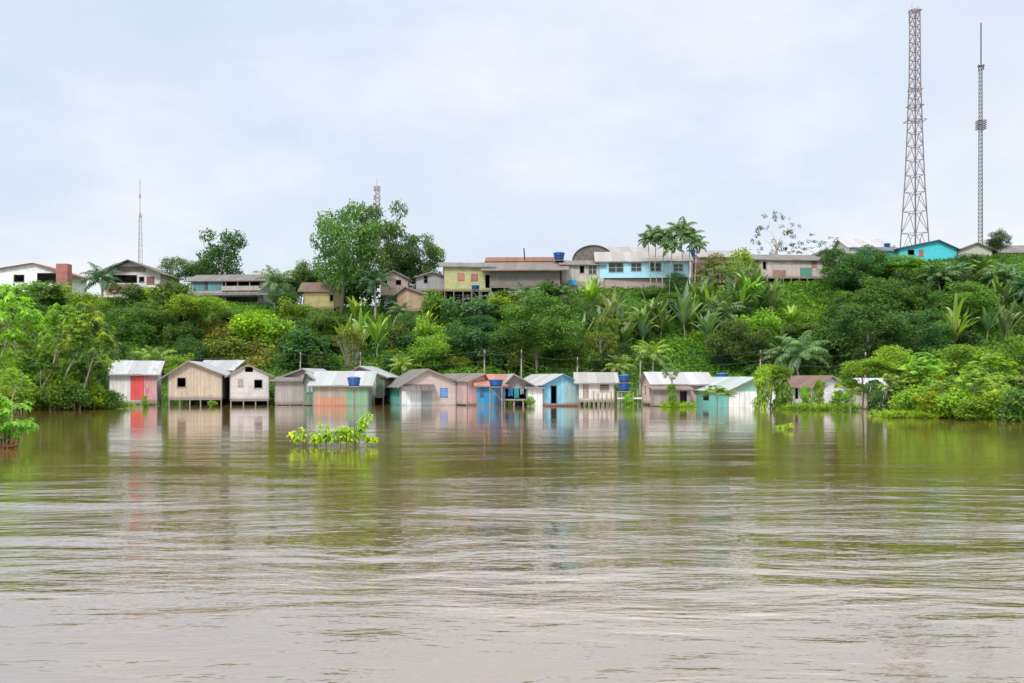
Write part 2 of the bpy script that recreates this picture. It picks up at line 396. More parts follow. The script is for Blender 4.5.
        if kind == 'glass':
            mb = MB(); mb.box(x0, x1, .03, .04, zb, zt); mb.build('pane', GLASS, fr)
            mb = MB(); xm = (x0+x1)/2; mb.box(xm-.03, xm+.03, .0, .028, zb, zt); mb.box(x0, xm-.03, .0, .026, (zb+zt)/2-.02, (zb+zt)/2+.02); mb.box(xm+.03, x1, .0, .026, (zb+zt)/2-.02, (zb+zt)/2+.02); mb.build('glazing_bar', WHITE, fr)
        elif kind == 'louvre':
            mb = MB(); n = max(3, int((zt-zb)/.16))
            for i in range(n):
                z = zb+(i+.2)*(zt-zb)/n; mb.prism([(x0, .0, z), (x0, .05, z+.1), (x0, .06, z+.11), (x0, .0, z+.02)], (x1-x0, 0, 0))
            mb.build('louvre', paint(col or (.3,.3,.3)), fr)
        elif kind == 'shutter':
            mb = MB(); mb.box(x0, x1, -.028, -.003, zb, zt); mb.build('shutter_board', planks(col or (.4,.3,.2), 'v', .15, .2), fr)
        elif kind == 'door':
            mb = MB(); mb.box(x0, x1, .0, .05, zb, zt); dl = mb.build('door_leaf', planks(col or (.4,.3,.2), 'v', .15, .2), fr)
            mb = MB(); mb.box(x1-.14, x1-.06, -.03, -.001, (zb+zt)/2-.08, (zb+zt)/2+.04); mb.build('handle', DARK, dl)
    for a, c, t, bb, mt_ in panels:
        x0, zt = loc(a, t); x1, zb = loc(c, bb); mb = MB(); mb.box(max(x0, .06), min(x1, wd-.06), -.022, -.003, max(zb, low), zt); mb.build('wall_panel', mt_, root)
    # stilts
    if stilts:
        for r_ in range(2):
            for i in range(stilts):
                x = .1+(wd-.2)*i/(stilts-1); y = .1 if r_ == 0 else depth-.2
                wx = X0+ca*x-sa*y; wy = Y+sa*x+ca*y
                zg = float(terrain(wx, wy))-.4-base_z
                mb = MB(); mb.tube([(x, y, z0-.02), (x+random.uniform(-.06, .06), y, zg)], .075, 6); mb.build('stilt', POST, root)
        # joist under the floor edge
        mb = MB(); mb.box(0, wd, .02, .14, z0-.16, z0-.021); mb.build('floor_beam', POST, root)
    return root, loc, wd, ze, zr, base_z

m, nt, b = newmat('window_glass'); b.inputs['Base Color'].default_value = (.03,.045,.05,1); b.inputs['Roughness'].default_value = .08
GLASS = m
random.seed(5)
GREYP = (.33,.31,.29)
TIN = tin((.37,.40,.43), .26, 'Y', .5, (.26,.19,.15)); TINX = tin((.37,.40,.43), .26, 'X', .5, (.26,.19,.15))
TOLD = tin((.17,.165,.16), .3, 'Y', .75, (.12,.07,.05)); TOLDX = tin((.17,.165,.16), .3, 'X', .75, (.12,.07,.05))
WF = 'wooden houses along the flooded waterfront'; HT = 'houses along the hilltop'

# ---- waterfront, left to right
house('wooden_house', 'white plank shack with a bright red panelled door end, leftmost on the waterfront', 109, 157, 99, 402, 373.5, 361.5, 3.4, 'shed', rot=12,
      wall=planks((.76,.77,.76), 'v', .35, .12, wearamt=.2), side=planks((.5,.5,.5)), rmat=TINX, stilts=4, group=WF,
      panels=[(130.5, 144, 374.5, 400, planks((.72,.07,.075), 'v', .4, .12, (.5,.25,.24), .15)), (144.3, 156, 374.5, 401.5, planks((.62,.16,.2), 'v', .22, .25, (.6,.5,.48), .5))])
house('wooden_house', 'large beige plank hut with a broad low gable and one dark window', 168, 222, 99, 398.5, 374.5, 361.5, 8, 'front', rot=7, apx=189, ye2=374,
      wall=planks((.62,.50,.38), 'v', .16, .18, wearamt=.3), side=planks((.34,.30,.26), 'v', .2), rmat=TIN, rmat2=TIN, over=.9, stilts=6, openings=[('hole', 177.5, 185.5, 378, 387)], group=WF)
house('roofed_shed', 'low pale tin roof on posts behind the beige gabled hut and the whitewashed hut', 196, 232, 108, 398, 370, 361, 4, 'shed', wall=planks((.25,.22,.2)), rmat=TINX, stilts=3, group=WF, cat='shed')
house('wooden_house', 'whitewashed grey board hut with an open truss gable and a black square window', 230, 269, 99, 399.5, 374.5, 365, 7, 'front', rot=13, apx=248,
      wall=planks((.62,.60,.59), 'h', .2, .12, (.45,.38,.36), .25), side=planks((.13,.11,.10)), rmat=TIN, rmat2=TOLD, over=.5, stilts=4, overf=.2,  # side and back walls dark brown, with the side's shade put into the colour
      openings=[('hole', 254.5, 262, 380, 388), ('shutter', 238.5, 242.5, 379.5, 386, (.45,.38,.32)), ('open', 245, 253, 366.8, 372)], group=WF)
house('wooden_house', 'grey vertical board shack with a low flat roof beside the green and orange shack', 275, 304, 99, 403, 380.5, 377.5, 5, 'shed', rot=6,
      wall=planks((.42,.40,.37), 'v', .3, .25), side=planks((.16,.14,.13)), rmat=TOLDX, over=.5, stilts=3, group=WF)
house('wooden_house', 'small beige gable with a pale roof edge showing behind the grey board shack', 280, 320, 104, 400, 378, 369, 6, 'front', rot=-8, apx=304,
      wall=planks((.46,.40,.36), 'v'), rmat=TIN, over=.6, group=WF)
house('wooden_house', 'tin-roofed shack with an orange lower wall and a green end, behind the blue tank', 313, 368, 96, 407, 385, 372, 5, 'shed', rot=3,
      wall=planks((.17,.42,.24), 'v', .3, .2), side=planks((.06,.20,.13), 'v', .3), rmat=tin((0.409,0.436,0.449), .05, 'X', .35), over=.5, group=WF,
      panels=[(314.5, 346, 386, 397.5, planks((.44,.37,.28), 'v', .35, .3)), (314.5, 346, 397.6, 406.5, planks((.58,.23,.13), 'v', .35, .25, (.42,.3,.22), .45))])
house('wooden_house', 'narrow dark green shack end left of the orange wall', 304, 314, 97.5, 405, 379, 372.5, 4, 'front', apx=306, wall=planks((.07,.24,.16), 'v', .25), rmat=TIN, over=.15,
      openings=[('shutter', 307, 309, 384, 392, (.4,.5,.45)), ('shutter', 311, 312.6, 384, 392, (.4,.5,.45))], group=WF)
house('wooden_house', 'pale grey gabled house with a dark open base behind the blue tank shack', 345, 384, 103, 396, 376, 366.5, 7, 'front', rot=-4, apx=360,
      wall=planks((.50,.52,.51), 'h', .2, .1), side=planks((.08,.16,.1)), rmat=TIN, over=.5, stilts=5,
      panels=[(376, 383.5, 378, 396, planks((.05,.17,.09), 'v', .25))], group=WF)
r_, loc, wd, ze, zr, bz = house('wooden_house', 'teal and white plank hut with a wide brown gable and a small blue shutter', 401, 456, 98, 406.5, 385, 369.5, 8, 'front', rot=17, apx=427, ye2=381,
      wall=planks((.60,.50,.45), 'h', .22, .15, (.4,.33,.3), .3), side=planks((.12,.52,.42), 'v', .3, .15, wearamt=.15), rmat=TOLD, over=.5, group=WF,
      openings=[('shutter', 440.5, 447, 388.5, 396.5, (.05,.28,.75))],
      side_openings=[(1.2, 1.7, .9, 1.7, 'l'), (3.2, 3.7, .9, 1.7, 'l'), (5.6, 6.1, .9, 1.7, 'l')],
      panels=[(400, 421, 391, 407, planks((.8,.84,.84), 'v', .5, .08, wearamt=.1)), (421.5, 432, 391, 405, planks((.36,.45,.48), 'v', .3, .15))])
a0, z0_ = loc(403, 385); a1, _ = loc(434, 385); _, z1_ = loc(403, 391)
mb = MB(); mb.prism([(a0, -.03, z0_), (a0, -1.0, z1_), (a0, -1.0, z1_+.05), (a0, -.03, z0_+.06)], (a1-a0, 0, 0)); mb.build('awning', TOLDX, r_)
house('wooden_house', 'salmon pink plank house with a grey mossy roof', 467, 487, 98, 404.5, 381, 374, 7, 'front', rot=34, apx=483,
      wall=planks((.85,.46,.43), 'v', .3, .12, wearamt=.1), side=planks((.56,.40,.40), 'v', .35, .2), rmat=TOLD, rmat2=tin((.62,.2,.13), .1, 'Y', .6), over=.35, group=WF, stilts=4)
house('wooden_house', 'bright blue shack under a coral sheet roof next to the pink house', 477, 505, 97, 406, 385.5, 375, 5, 'shed', rot=2,
      wall=planks((.03,.27,.55), 'v', .35, .2, (.05,.2,.35), .2), rmat=tin((.40,.17,.12), .15, 'X', .6), over=.3, group=WF,
      openings=[('shutter', 481, 483, 388, 396, (.02,.1,.3)), ('door', 496, 501, 389, 405, (.02,.14,.36))])
house('wooden_house', 'grey tin-gabled hut with an open dark porch and hanging blue cloth', 502, 534, 98, 399.5, 386, 374.5, 6, 'front', rot=6, apx=513,
      wall=planks((.46,.46,.44), 'v', .3, .15), rmat=TIN, rmat2=TIN, over=.4, overf=.8, stilts=4, group=WF,
      openings=[('open', 503.5, 526, 388.5, 398.5)])
house('wooden_house', 'plain white low annex between the open porch and the sky blue hut', 527, 543, 97, 408, 388, 384, 5, 'shed', wall=planks((.82,.83,.80), 'v', .5, .06, wearamt=.1), rmat=TOLDX, over=.2, group=WF)
house('wooden_house', 'sky blue gabled hut with a tall dark doorway facing the river', 543, 580, 97.5, 405, 384.5, 374.5, 8, 'front', rot=20, apx=562,
      wall=planks((.20,.55,.76), 'v', .45, .2, (.4,.55,.5), .3), side=planks((.1,.33,.5), 'v', .4), rmat=tin((0.396,0.409,0.409), .08, 'Y', .5), rmat2=tin((.16,.11,.09), .5, 'Y', .8), over=.35, group=WF,
      openings=[('doorway', 551, 556.5, 386, 403.5)], panels=[(564.5, 579, 385.5, 404, planks((.30,.52,.52), 'v', .5, .1))], fascia=paint((.05,.2,.4)))
house('wooden_house', 'white plank house on stilts with a louvred window and grey tin roof', 578.5, 614.5, 98, 400.5, 382, 373, 5, 'side', rot=-2, ye2=381,
      wall=planks((.76,.68,.63), 'v', .2, .12, (.5,.43,.4), .25), rmat=tin((0.330,0.330,0.317), .1, 'X', .6), over=.45, stilts=8, group=WF,
      openings=[('door', 583.5, 588, 383.5, 398.5, (.38,.3,.27)), ('louvre', 600.5, 608.5, 383.5, 391, (.42,.36,.34))])
house('wooden_house', 'long pink-walled house with a pale tin roof and a gable end on its left', 653, 712, 96.5, 404, 383.5, 372.8, 6, 'side', rot=3, ye2=383,
      wall=planks((.68,.50,.42), 'v', .3, .15), side=planks((.78,.62,.58), 'h', .25, .1), rmat=tin((0.409,0.416,0.436), .06, 'X', .4), over=.4, stilts=6, group=WF,
      openings=[('hole', 665, 671, 384.8, 387), ('hole', 683, 690, 384.8, 387.6)], side_openings=[(1.3, 2.0, .8, 1.7, 'l'), (3.6, 4.3, .8, 1.7, 'l')])
house('roofed_shed', 'lower grey plank lean-to in front of the long pink house', 654, 690, 94.5, 406, 389, 386.3, 1.9, 'shed', rot=3, wall=planks((.42,.37,.35), 'v', .3, .3), rmat=tin((.22,.18,.17), .3, 'X', .8), over=.3, group=WF, cat='shed',
      openings=[('open', 680, 687, 391, 405)])
house('wooden_house', 'mint green house with a wide pale roof and a white front wall', 728, 782, 92, 412, 390, 377.5, 11, 'front', rot=24, apx=754,
      wall=planks((.30,.60,.45), 'h', .3, .08, wearamt=.1), side=planks((.14,.50,.44), 'v', .3, .12, wearamt=.15), rmat=tin((0.363,0.436,0.436), .03, 'Y', .4), over=.4, group=WF,
      panels=[(727, 781, 391.5, 413, planks((.82,.85,.83), 'v', .6, .05, wearamt=.08))], side_openings=[(3, 4, 1.0, 1.6, 'l'), (7, 8, 1.0, 1.6, 'l')])
house('wooden_house', 'white hut with a rust brown roof slope behind the climbing shrubs', 812, 846, 92, 408, 386, 376.3, 8, 'front', rot=22, apx=829,
      wall=planks((.74,.73,.76), 'h', .3, .12, (.4,.36,.36), .25), side=planks((.6,.6,.6), 'v', .3, .15), rmat=tin((.16,.10,.085), .3, 'Y', .8), over=.5, group=WF,
      side_openings=[(2, 2.5, .8, 2.0, 'l'), (5, 5.5, .8, 2.0, 'l')])
house('roofed_shed', 'white sheet roof of a small shed left of the rust brown roof', 779, 808, 99, 408, 386, 377, 5, 'shed', wall=planks((.45,.42,.4)), rmat=tin((0.436,0.442,0.449), .05, 'X', .4), over=.3, stilts=3, group=WF, cat='shed')
house('wooden_house', 'white and tan house mostly hidden by the dome-shaped shrubs on the right', 867, 893, 86, 408, 389, 379, 4, 'side', rot=4,
      wall=planks((.6,.56,.5), 'v', .4), rmat=tin((0.449,0.462,0.475), .04, 'X', .4), over=.4, group=WF, panels=[(863, 874, 391, 408, planks((.5,.34,.2), 'v', .3))])

# ---- hilltop
RED = tin((.28,.07,.045), .4, 'Y', .8); REDX = tin((.42,.10,.06), .3, 'X', .8, (.2,.09,.06))
house('brick_house', 'white walled house with a brown roof line, leftmost on the hilltop', -6, 60, 142, 292, 270, 263.5, 9, 'front', apx=34, ye2=272, wall=paint((.82,.84,.88)), rmat=RED, over=1.2, skirt=2, group=HT,
      openings=[('open', 37, 57, 273, 283), ('hole', 14, 24, 275, 282)], fascia=paint((.2,.08,.06)))
house('brick_house', 'two-storey house with a curved brown gable, balcony and dark red window', 103, 161, 142, 295, 273, 261, 8, 'front', apx=131, wall=paint((.66,.65,.65)), rmat=TOLD, over=1.0, overf=1.3, skirt=2, group=HT, fascia=paint((.12,.085,.075)),
      openings=[('open', 108, 137, 275, 283), ('shutter', 147, 154, 277, 284, (.25,.06,.05)), ('hole', 139.5, 144, 277, 282)], panels=[(117, 146, 266.5, 272, planks((.30,.24,.21), 'v', .3)), (106, 137.5, 284, 290, planks((.32,.13,.11), 'v', .2)), (106, 137.5, 290.5, 295, paint((.45,.3,.22)))])
r_, loc, wd, ze, zr, bz = house('wooden_house', 'two-storey house with teal shutters on a long dark open veranda', 191, 263, 140, 303, 281, 275.5, 8, 'side', rot=-5, wall=planks((.42,.44,.44), 'v', .3), rmat=TOLDX, over=.9, overf=.4, skirt=1.5, group=HT, fascia=paint((.12,.11,.10)),
      openings=[('open', 223, 262, 281.5, 291), ('open', 197, 221, 298, 303.8), ('open', 226, 258, 297, 303.8)], panels=[(193, 222.5, 281.8, 290.5, planks((.03,.30,.34), 'v', .6, .3)), (204.5, 208, 281.9, 290.4, planks((.3,.12,.1)))])
mb = MB(); a0, z0_ = loc(189, 294); a1, z1_ = loc(270, 298.5); mb.prism([(a0, -.08, z0_), (a0, -1.3, z0_-.35), (a0, -1.3, z0_-.28), (a0, -.08, z0_+.07)], (a1-a0, 0, 0)); mb.build('lower_roof', TOLDX, r_)
for px in (226, 238, 250, 261):
    x, _ = loc(px, 290); mb = MB(); mb.box(x-.08, x+.08, -.15, -.08, z0_+.08, ze); mb.build('veranda_post', POST, r_)
mb = MB(); a0, zz = loc(222, 286.5); a1, _ = loc(262, 287); mb.box(a0, a1, -.2, -.16, zz-.6, zz+.05); mb.build('railing', planks((.5,.47,.42), 'v', .15, .3), r_)
house('wooden_house', 'small yellow board shack under a dark roof below the biggest tree', 304, 334, 134, 308, 290, 283, 5, 'side', wall=planks((.55,.47,.16), 'h', .25, .12), rmat=tin((.12,.11,.10), .5, 'X', .8), over=.8, stilts=4, group=HT, openings=[('hole', 330, 333, 295, 301)])
house('wooden_house', 'pink and white striped gable hut with two dark windows on the hilltop', 381, 408, 139, 288, 278, 271, 6, 'front', rot=8, apx=393, wall=planks((.62,.52,.50), 'v', .5, .3, (.5,.25,.22), .35), rmat=TIN, over=.25, skirt=1, group=HT,
      openings=[('hole', 383, 387, 280, 285), ('hole', 396, 401, 280, 285)])
house('wooden_house', 'grey gable hut on stilts with one small tall window on the hilltop', 416, 447, 138, 290, 277, 272, 6, 'front', apx=433, rot=3, wall=planks((.42,.42,.44), 'v', .25, .15), rmat=TOLD, over=.3, stilts=5, group=HT, openings=[('hole', 424, 427.5, 276, 283)])
house('wooden_house', 'small orange-brown gable cabin just below the grey hilltop hut', 397, 424, 132, 310, 294, 287, 5, 'front', apx=406, rot=-10, wall=planks((.55,.36,.24), 'v', .3, .25), rmat=TOLD, over=.3, stilts=3, group=HT)
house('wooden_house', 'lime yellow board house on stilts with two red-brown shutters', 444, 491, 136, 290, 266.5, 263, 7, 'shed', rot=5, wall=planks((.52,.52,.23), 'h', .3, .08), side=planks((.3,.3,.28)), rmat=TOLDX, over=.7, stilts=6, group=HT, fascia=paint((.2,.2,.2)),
      openings=[('shutter', 458, 464, 273.5, 280, (.55,.20,.12)), ('shutter', 471.5, 477.5, 274, 280.5, (.42,.12,.08)), ('doorway', 485.5, 489.5, 275, 288)], panels=[])
r_, loc, wd, ze, zr, bz = house('wooden_house', 'long grey board house with a strip of red tiles along its roof', 490, 560, 136, 286.5, 269, 262, 7, 'shed', rot=-2, wall=planks((.22,.20,.19), 'v', .2, .25), rmat=tin((.17,.15,.14), .3, 'X', .8), over=1.2, overf=1.2, stilts=6, group=HT)
mb = MB(); mb.prism([(-1.1, 6.0, zr-.1), (-1.1, 8.4, zr+.75), (-1.1, 8.4, zr+.85), (-1.1, 6.0, zr+.0)], (wd+1.6, 0, 0)); mb.build('tiled_ridge', tin((.21,.085,.055), .35, 'X', .8, (.2,.1,.08)), r_)
mb = MB(); mb.tube([(4.6, 5, zr), (4.5, 5, zr+1.7)], .09); mb.build('pipe', DARK, r_)
house('wooden_house', 'weathered cream house with two small windows left of the light blue house', 561.5, 604, 138, 283, 264.5, 261, 6, 'shed', wall=planks((.60,.57,.53), 'v', .6, .15, (.3,.28,.27), .4), rmat=TOLDX, over=.3, skirt=2, group=HT,
      openings=[('hole', 580, 584, 266, 273), ('glass', 589, 596, 265.5, 274)])
# arched warehouse
ar = empty('arched_warehouse', (Xat(573, 152), 152, Zat(275, 152)), 'warehouse with a dark rounded front and long pale barrel roof on the hilltop', 'warehouse', HT, R(-6))
AW = 6.1; zs = Zat(262, 152)-Zat(275, 152); zc = Zat(246, 152)-Zat(275, 152)
arc = [(AW/2*(1-math.cos(a)), zs+(zc-zs)*math.sin(a)) for a in np.linspace(0, math.pi, 15)]
mb = MB(); mb.prism([(0, 0, -2)]+[(x, 0, z) for x, z in arc]+[(AW, 0, -2)], (0, .15, 0)); mb.build('front_wall', planks((.10,.085,.08), 'v', .3), ar)
mb = MB(); mb.box(AW-.1, AW+.0, .16, 12, -2, zs-.1); mb.box(0, .1, .16, 12, -2, zs-.1); mb.build('side_wall', paint((.4,.38,.36)), ar)
mb = MB(); oa = [((x-AW/2)*1.05+AW/2, z+.12) for x, z in arc]; ia = [((x-AW/2)*1.02+AW/2, z+.02) for x, z in arc]
for i in range(14): mb.prism([(oa[i][0], -.2, oa[i][1]), (oa[i+1][0], -.2, oa[i+1][1]), (ia[i+1][0], -.2, ia[i+1][1]), (ia[i][0], -.2, ia[i][1])], (0, 12.4, 0))
mb.build('barrel_roof', tin((.16,.14,.13), .3, 'Y', .8), ar)
house('warehouse', 'long grey tin roof running right from the arched warehouse', 613, 668, 151, 270, 257.5, 247.5, 10, 'shed', wall=paint((.4,.38,.36)), rmat=tin((0.304,0.297,0.290), .15, 'X', .6), over=.2, skirt=3, group=HT, cat='warehouse')
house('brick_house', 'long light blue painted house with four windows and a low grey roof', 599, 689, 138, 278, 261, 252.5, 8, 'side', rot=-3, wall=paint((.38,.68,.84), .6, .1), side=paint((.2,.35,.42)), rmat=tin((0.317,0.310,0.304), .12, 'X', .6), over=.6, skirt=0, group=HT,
      openings=[('glass', 609, 623, 263.5, 272), ('glass', 631.5, 641, 263.5, 271), ('glass', 650, 660.5, 263.5, 271), ('glass', 674, 683, 264.5, 271)])
mb = MB(); mb.box(Xat(600, 138.3), Xat(689, 138.3), 138.2, 145, Zat(292, 138), Zat(278.3, 138))
o = mb.build('retaining_wall', planks((.50,.44,.42), 'h', .35, .3, (.3,.22,.2), .5)); tag(o, 'patchy grey and reddish block wall directly under the light blue house', 'wall')
mb = MB(); mb.box(-.5, .5, -.5, .5, -2, 2.4); o = mb.build('brick_pillar', planks((.42,.17,.09), 'h', .25, .3)); o.location = (Xat(697, 139), 139, Zat(280, 139)); tag(o, 'orange brick pillar at the right end of the light blue house', 'pillar')
mb = MB(); mb.box(-.8, .8, -.7, .7, -5, 2.2)
o = mb.build('brick_tower', planks((.40,.10,.07), 'h', .3, .25)); o.location = (Xat(64, 139), 139, Zat(280, 139)); tag(o, 'square red brick tower rising beside the white house at left', 'tower')
house('warehouse', 'long low grey roof behind the banana plants right of the light blue house', 700, 757, 150, 268, 257, 251, 8, 'shed', wall=paint((.34,.27,.24)), rmat=tin((0.290,0.284,0.277), .2, 'X', .7), over=.3, skirt=4, group=HT, cat='warehouse')
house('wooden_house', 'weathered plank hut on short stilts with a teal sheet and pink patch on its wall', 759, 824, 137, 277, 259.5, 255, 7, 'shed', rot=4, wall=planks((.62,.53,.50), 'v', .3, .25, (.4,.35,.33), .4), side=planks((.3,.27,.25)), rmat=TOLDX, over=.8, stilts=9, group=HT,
      openings=[('hole', 763, 766, 262, 269)], panels=[(773, 786, 270, 276.5, planks((.38,.17,.14))), (800, 812, 267.5, 276.5, paint((.10,.28,.24))), (811.5, 817, 260.5, 268, planks((.35,.17,.12)))])
house('wooden_house', 'grey gabled house with a low long roof behind the weathered stilt hut', 812, 862, 146, 272, 257, 249.5, 8, 'front', apx=825, wall=planks((.3,.28,.24)), rmat=TOLD, rmat2=tin((0.238,0.238,0.238), .1, 'Y', .7), over=.8, skirt=4, group=HT)
house('brick_house', 'low house with a pale roof above the dense trees, left of the turquoise house', 850, 893, 158, 262, 247, 240, 9, 'side', wall=paint((.62,.62,.62)), rmat=tin((0.396,0.403,0.416), .05, 'X', .5), over=.5, skirt=5, group=HT)
house('wooden_house', 'bright turquoise gabled house with a small red shutter below the lattice tower', 899, 957, 141, 266, 248.5, 240.5, 8, 'front', rot=-4, apx=938, ye2=249, wall=paint((.06,.52,.62), .6, .12), rmat=tin((.08,.13,.2), .1, 'Y', .7), rmat2=tin((.1,.11,.16), .1, 'Y', .7), over=.5, skirt=3, group=HT, fascia=paint((.05,.09,.17)),
      openings=[('shutter', 919.5, 923, 250, 256, (.5,.07,.06)), ('hole', 908, 914, 250, 255)])
house('wooden_house', 'low turquoise lean-to with a dark blue roof edge on the left of the turquoise house', 870, 899, 142, 266, 250.5, 247.5, 6, 'shed', wall=paint((.08,.45,.52), .6, .15), rmat=tin((.04,.09,.20), .05, 'X', .5), over=.5, skirt=3, group=HT,
      openings=[('open', 875, 885, 252, 258)])
house('wooden_house', 'brown-roofed house with a cream gable right of the turquoise house', 958, 992, 147, 266, 250, 243, 8, 'front', rot=-10, apx=977, wall=paint((.50,.47,.42)), rmat=tin((.16,.12,.10), .3, 'Y', .8), over=.9, skirt=3, group=HT)
house('wooden_house', 'dark roofed house at the far right edge of the hilltop', 1000, 1040, 147, 262, 252, 246, 8, 'side', wall=paint((.25,.22,.2)), rmat=TOLDX, over=.6, skirt=3, group=HT)

# ---- tanks and stands
def tank(px, pyt, pyb, wpx, Y, label, group='blue plastic water tanks'):
    s = Y/F; r = wpx/2*s; h = (pyb-pyt)*s
    t = empty('water_tank', (Xat(px, Y), Y, Zat(pyb, Y)), label, 'water tank', group)
    mb = MB(); mb.lathe([(r*.8, 0), (r*.86, h*.25), (r*.9, h*.3), (r*.92, h*.6), (r*.98, h*.64), (r, h*.8)], k=24)
    mb.build('tank_body', BLUE, t, True)
    mb = MB(); mb.lathe([(r*1.06, h*.801), (r*1.07, h*.87), (r*.7, h*.97), (r*.25, h), (.02, h)], k=24); mb.build('lid', BLUE, t, True)
    return t
def stand(px, pyt, Y, label, posts=1, wpx=10, bot=None):
    s = Y/F; hw = wpx/2*s; z = Zat(pyt, Y)
    zg = bot if bot is not None else float(terrain(Xat(px, Y), Y))-.3
    t = empty('tank_stand', (Xat(px, Y), Y, z), label, 'stand', 'wooden stands under the water tanks')
    mb = MB(); mb.box(-hw, hw, -hw, hw, -.09, -.003); mb.build('platform', POST, t)
    pp = [(0, 0)] if posts == 1 else [(a*hw*.85, c*hw*.85) for a in (-1, 1) for c in (-1, 1)]
    for a, c in pp:
        mb = MB(); mb.tube([(a, c, -.091), (a, c, zg-z)], .09 if posts == 1 else .06, 6); mb.build('post', POST, t)
    if posts > 1:
        mb = MB(); mb.tube([(-hw*.85, -hw*.85, -.2), (hw*.85, -hw*.85, -.2-hw*1.6)], .035, 5); mb.build('brace', POST, t)
    else:
        mb = MB(); mb.tube([(-hw*.8, 0, -.1), (0, 0, -.8)], .04, 5); mb.tube([(hw*.8, 0, -.1), (0, 0, -.8)], .04, 5); mb.build('brace', POST, t)
BLUE = paint((.015,.095,.34), .4, .25)
tank(354, 376.5, 386, 13, 92, 'blue water tank on a single post in front of the green and orange shack')
stand(354, 386, 92, 'single post stand with diagonal struts holding the tank before the green shack', 1, 10)
tank(496, 379, 386.5, 14, 95.2, 'blue water tank on a four-legged stand before the bright blue shack'); stand(496, 386.5, 95.2, 'four-legged stand before the bright blue shack', 4, 14)
tank(624, 374.5, 382.5, 11, 96, 'upper one of the two stacked blue tanks right of the white stilt house')
mb = MB(); mb.box(-.6, .6, -.6, .6, -.08, -.003); o = mb.build('plank_platform', POST); o.location = (Xat(624, 96), 96, Zat(382.5, 96)); tag(o, 'thin plank platform between the two stacked blue tanks', 'platform')
tank(624, 383.3, 391, 12, 96, 'lower one of the two stacked blue tanks right of the white stilt house'); stand(624, 391, 96, 'four-legged stand under the two stacked blue tanks', 4, 13)
tank(722, 373, 380, 12, 103, 'blue water tank showing above the roof between the pink and mint houses'); stand(722, 380, 103, 'stand behind the roof between the pink and mint houses', 4, 12)
tank(559, 252, 260.5, 11, 141, 'blue water tank on the hilltop between the red-tiled house and the arched warehouse'); stand(559, 260.5, 141, 'stand under the hilltop tank beside the red-tiled house', 4, 11)
tank(691, 249.5, 257.5, 9, 147, 'blue water tank behind the tall thin palms on the hilltop'); stand(691, 257.5, 147, 'stand behind the tall thin palms', 4, 9)
tank(475.5, 285, 290, 8, 133.5, 'low blue tank under the lime yellow stilt house'); stand(475.5, 290, 133.5, 'low stand beneath the lime yellow stilt house', 4, 9)
tank(887, 243, 248, 6, 150, 'small blue tank beside the lattice tower base'); stand(887, 248, 150, 'small stand beside the lattice tower base', 4, 6)
# cloths
def cloth(px0, px1, py0, py1, Y, col, label):
    n = 10; mb = MB(); x0, x1, z0, z1 = Xat(px0, Y), Xat(px1, Y), Zat(py1, Y), Zat(py0, Y)
    P = [[(x0+(x1-x0)*i/n, Y+.06*math.sin(i*1.9+j*.4), z1+(z0-z1)*j/5-(.05*math.sin(i*.8) if j == 5 else 0)) for i in range(n+1)] for j in range(6)]
    vs = [p for r0 in P for p in r0]; fs = [(j*(n+1)+i, j*(n+1)+i+1, (j+1)*(n+1)+i+1, (j+1)*(n+1)+i) for j in range(5) for i in range(n)]
    k = len(vs); vs += [(a, b_+.02, c) for a, b_, c in vs]; fs += [tuple(v+k for v in f[::-1]) for f in fs]
    mb.add(vs, fs); o = mb.build('hanging_cloth', paint(col, .9), smooth=True); tag(o, label, 'cloth', 'cloths hung out to dry')
cloth(508, 513, 388.6, 396, 97.3, (.03,.16,.42), 'dark blue cloth hanging at the left of the open porch')
cloth(514, 519, 388.6, 398, 97.5, (.03,.30,.33), 'teal cloth hanging in the middle of the open porch')
cloth(520, 524, 388.8, 394, 97.6, (.25,.30,.33), 'small grey cloth hanging at the right of the open porch')
cloth(568, 577, 280, 285, 137.5, (.05,.35,.55), 'light blue cloth hung below the weathered cream hilltop house')
# boat at the sky blue hut
bo = empty('canoe', (Xat(562, 95.5), 95.5, 0), 'low reddish brown canoe moored before the sky blue hut', 'canoe')
mb = MB(); n = 14; L = 3.3; sec = []
for i in range(n+1):
    t = i/n*2-1; wv = .34*(1-abs(t)**2.6)+.02; lift = .12*abs(t)**3; x = t*L/2
    sec.append([(x, -wv, .17+lift), (x, -wv*.75, .02+lift*.8), (x, 0, -.06+lift*.6), (x, wv*.75, .02+lift*.8), (x, wv, .17+lift), (x, wv*.85, .17+lift), (x, wv*.6, .06+lift), (x, -wv*.6, .06+lift), (x, -wv*.85, .17+lift)])
vs = [p for s_ in sec for p in s_]; k = 9
mb.add(vs, [(i*k+j, i*k+(j+1) % k, (i+1)*k+(j+1) % k, (i+1)*k+j) for i in range(n) for j in range(k)]+[tuple(range(k)), tuple(range(n*k, n*k+k))])
mb.build('hull', planks((.30,.08,.05), 'h', .1), bo)
for x in (-.8, .7):
    mb = MB(); mb.box(x-.1, x+.1, -.27, .27, .1, .13); mb.build('seat', POST, bo)
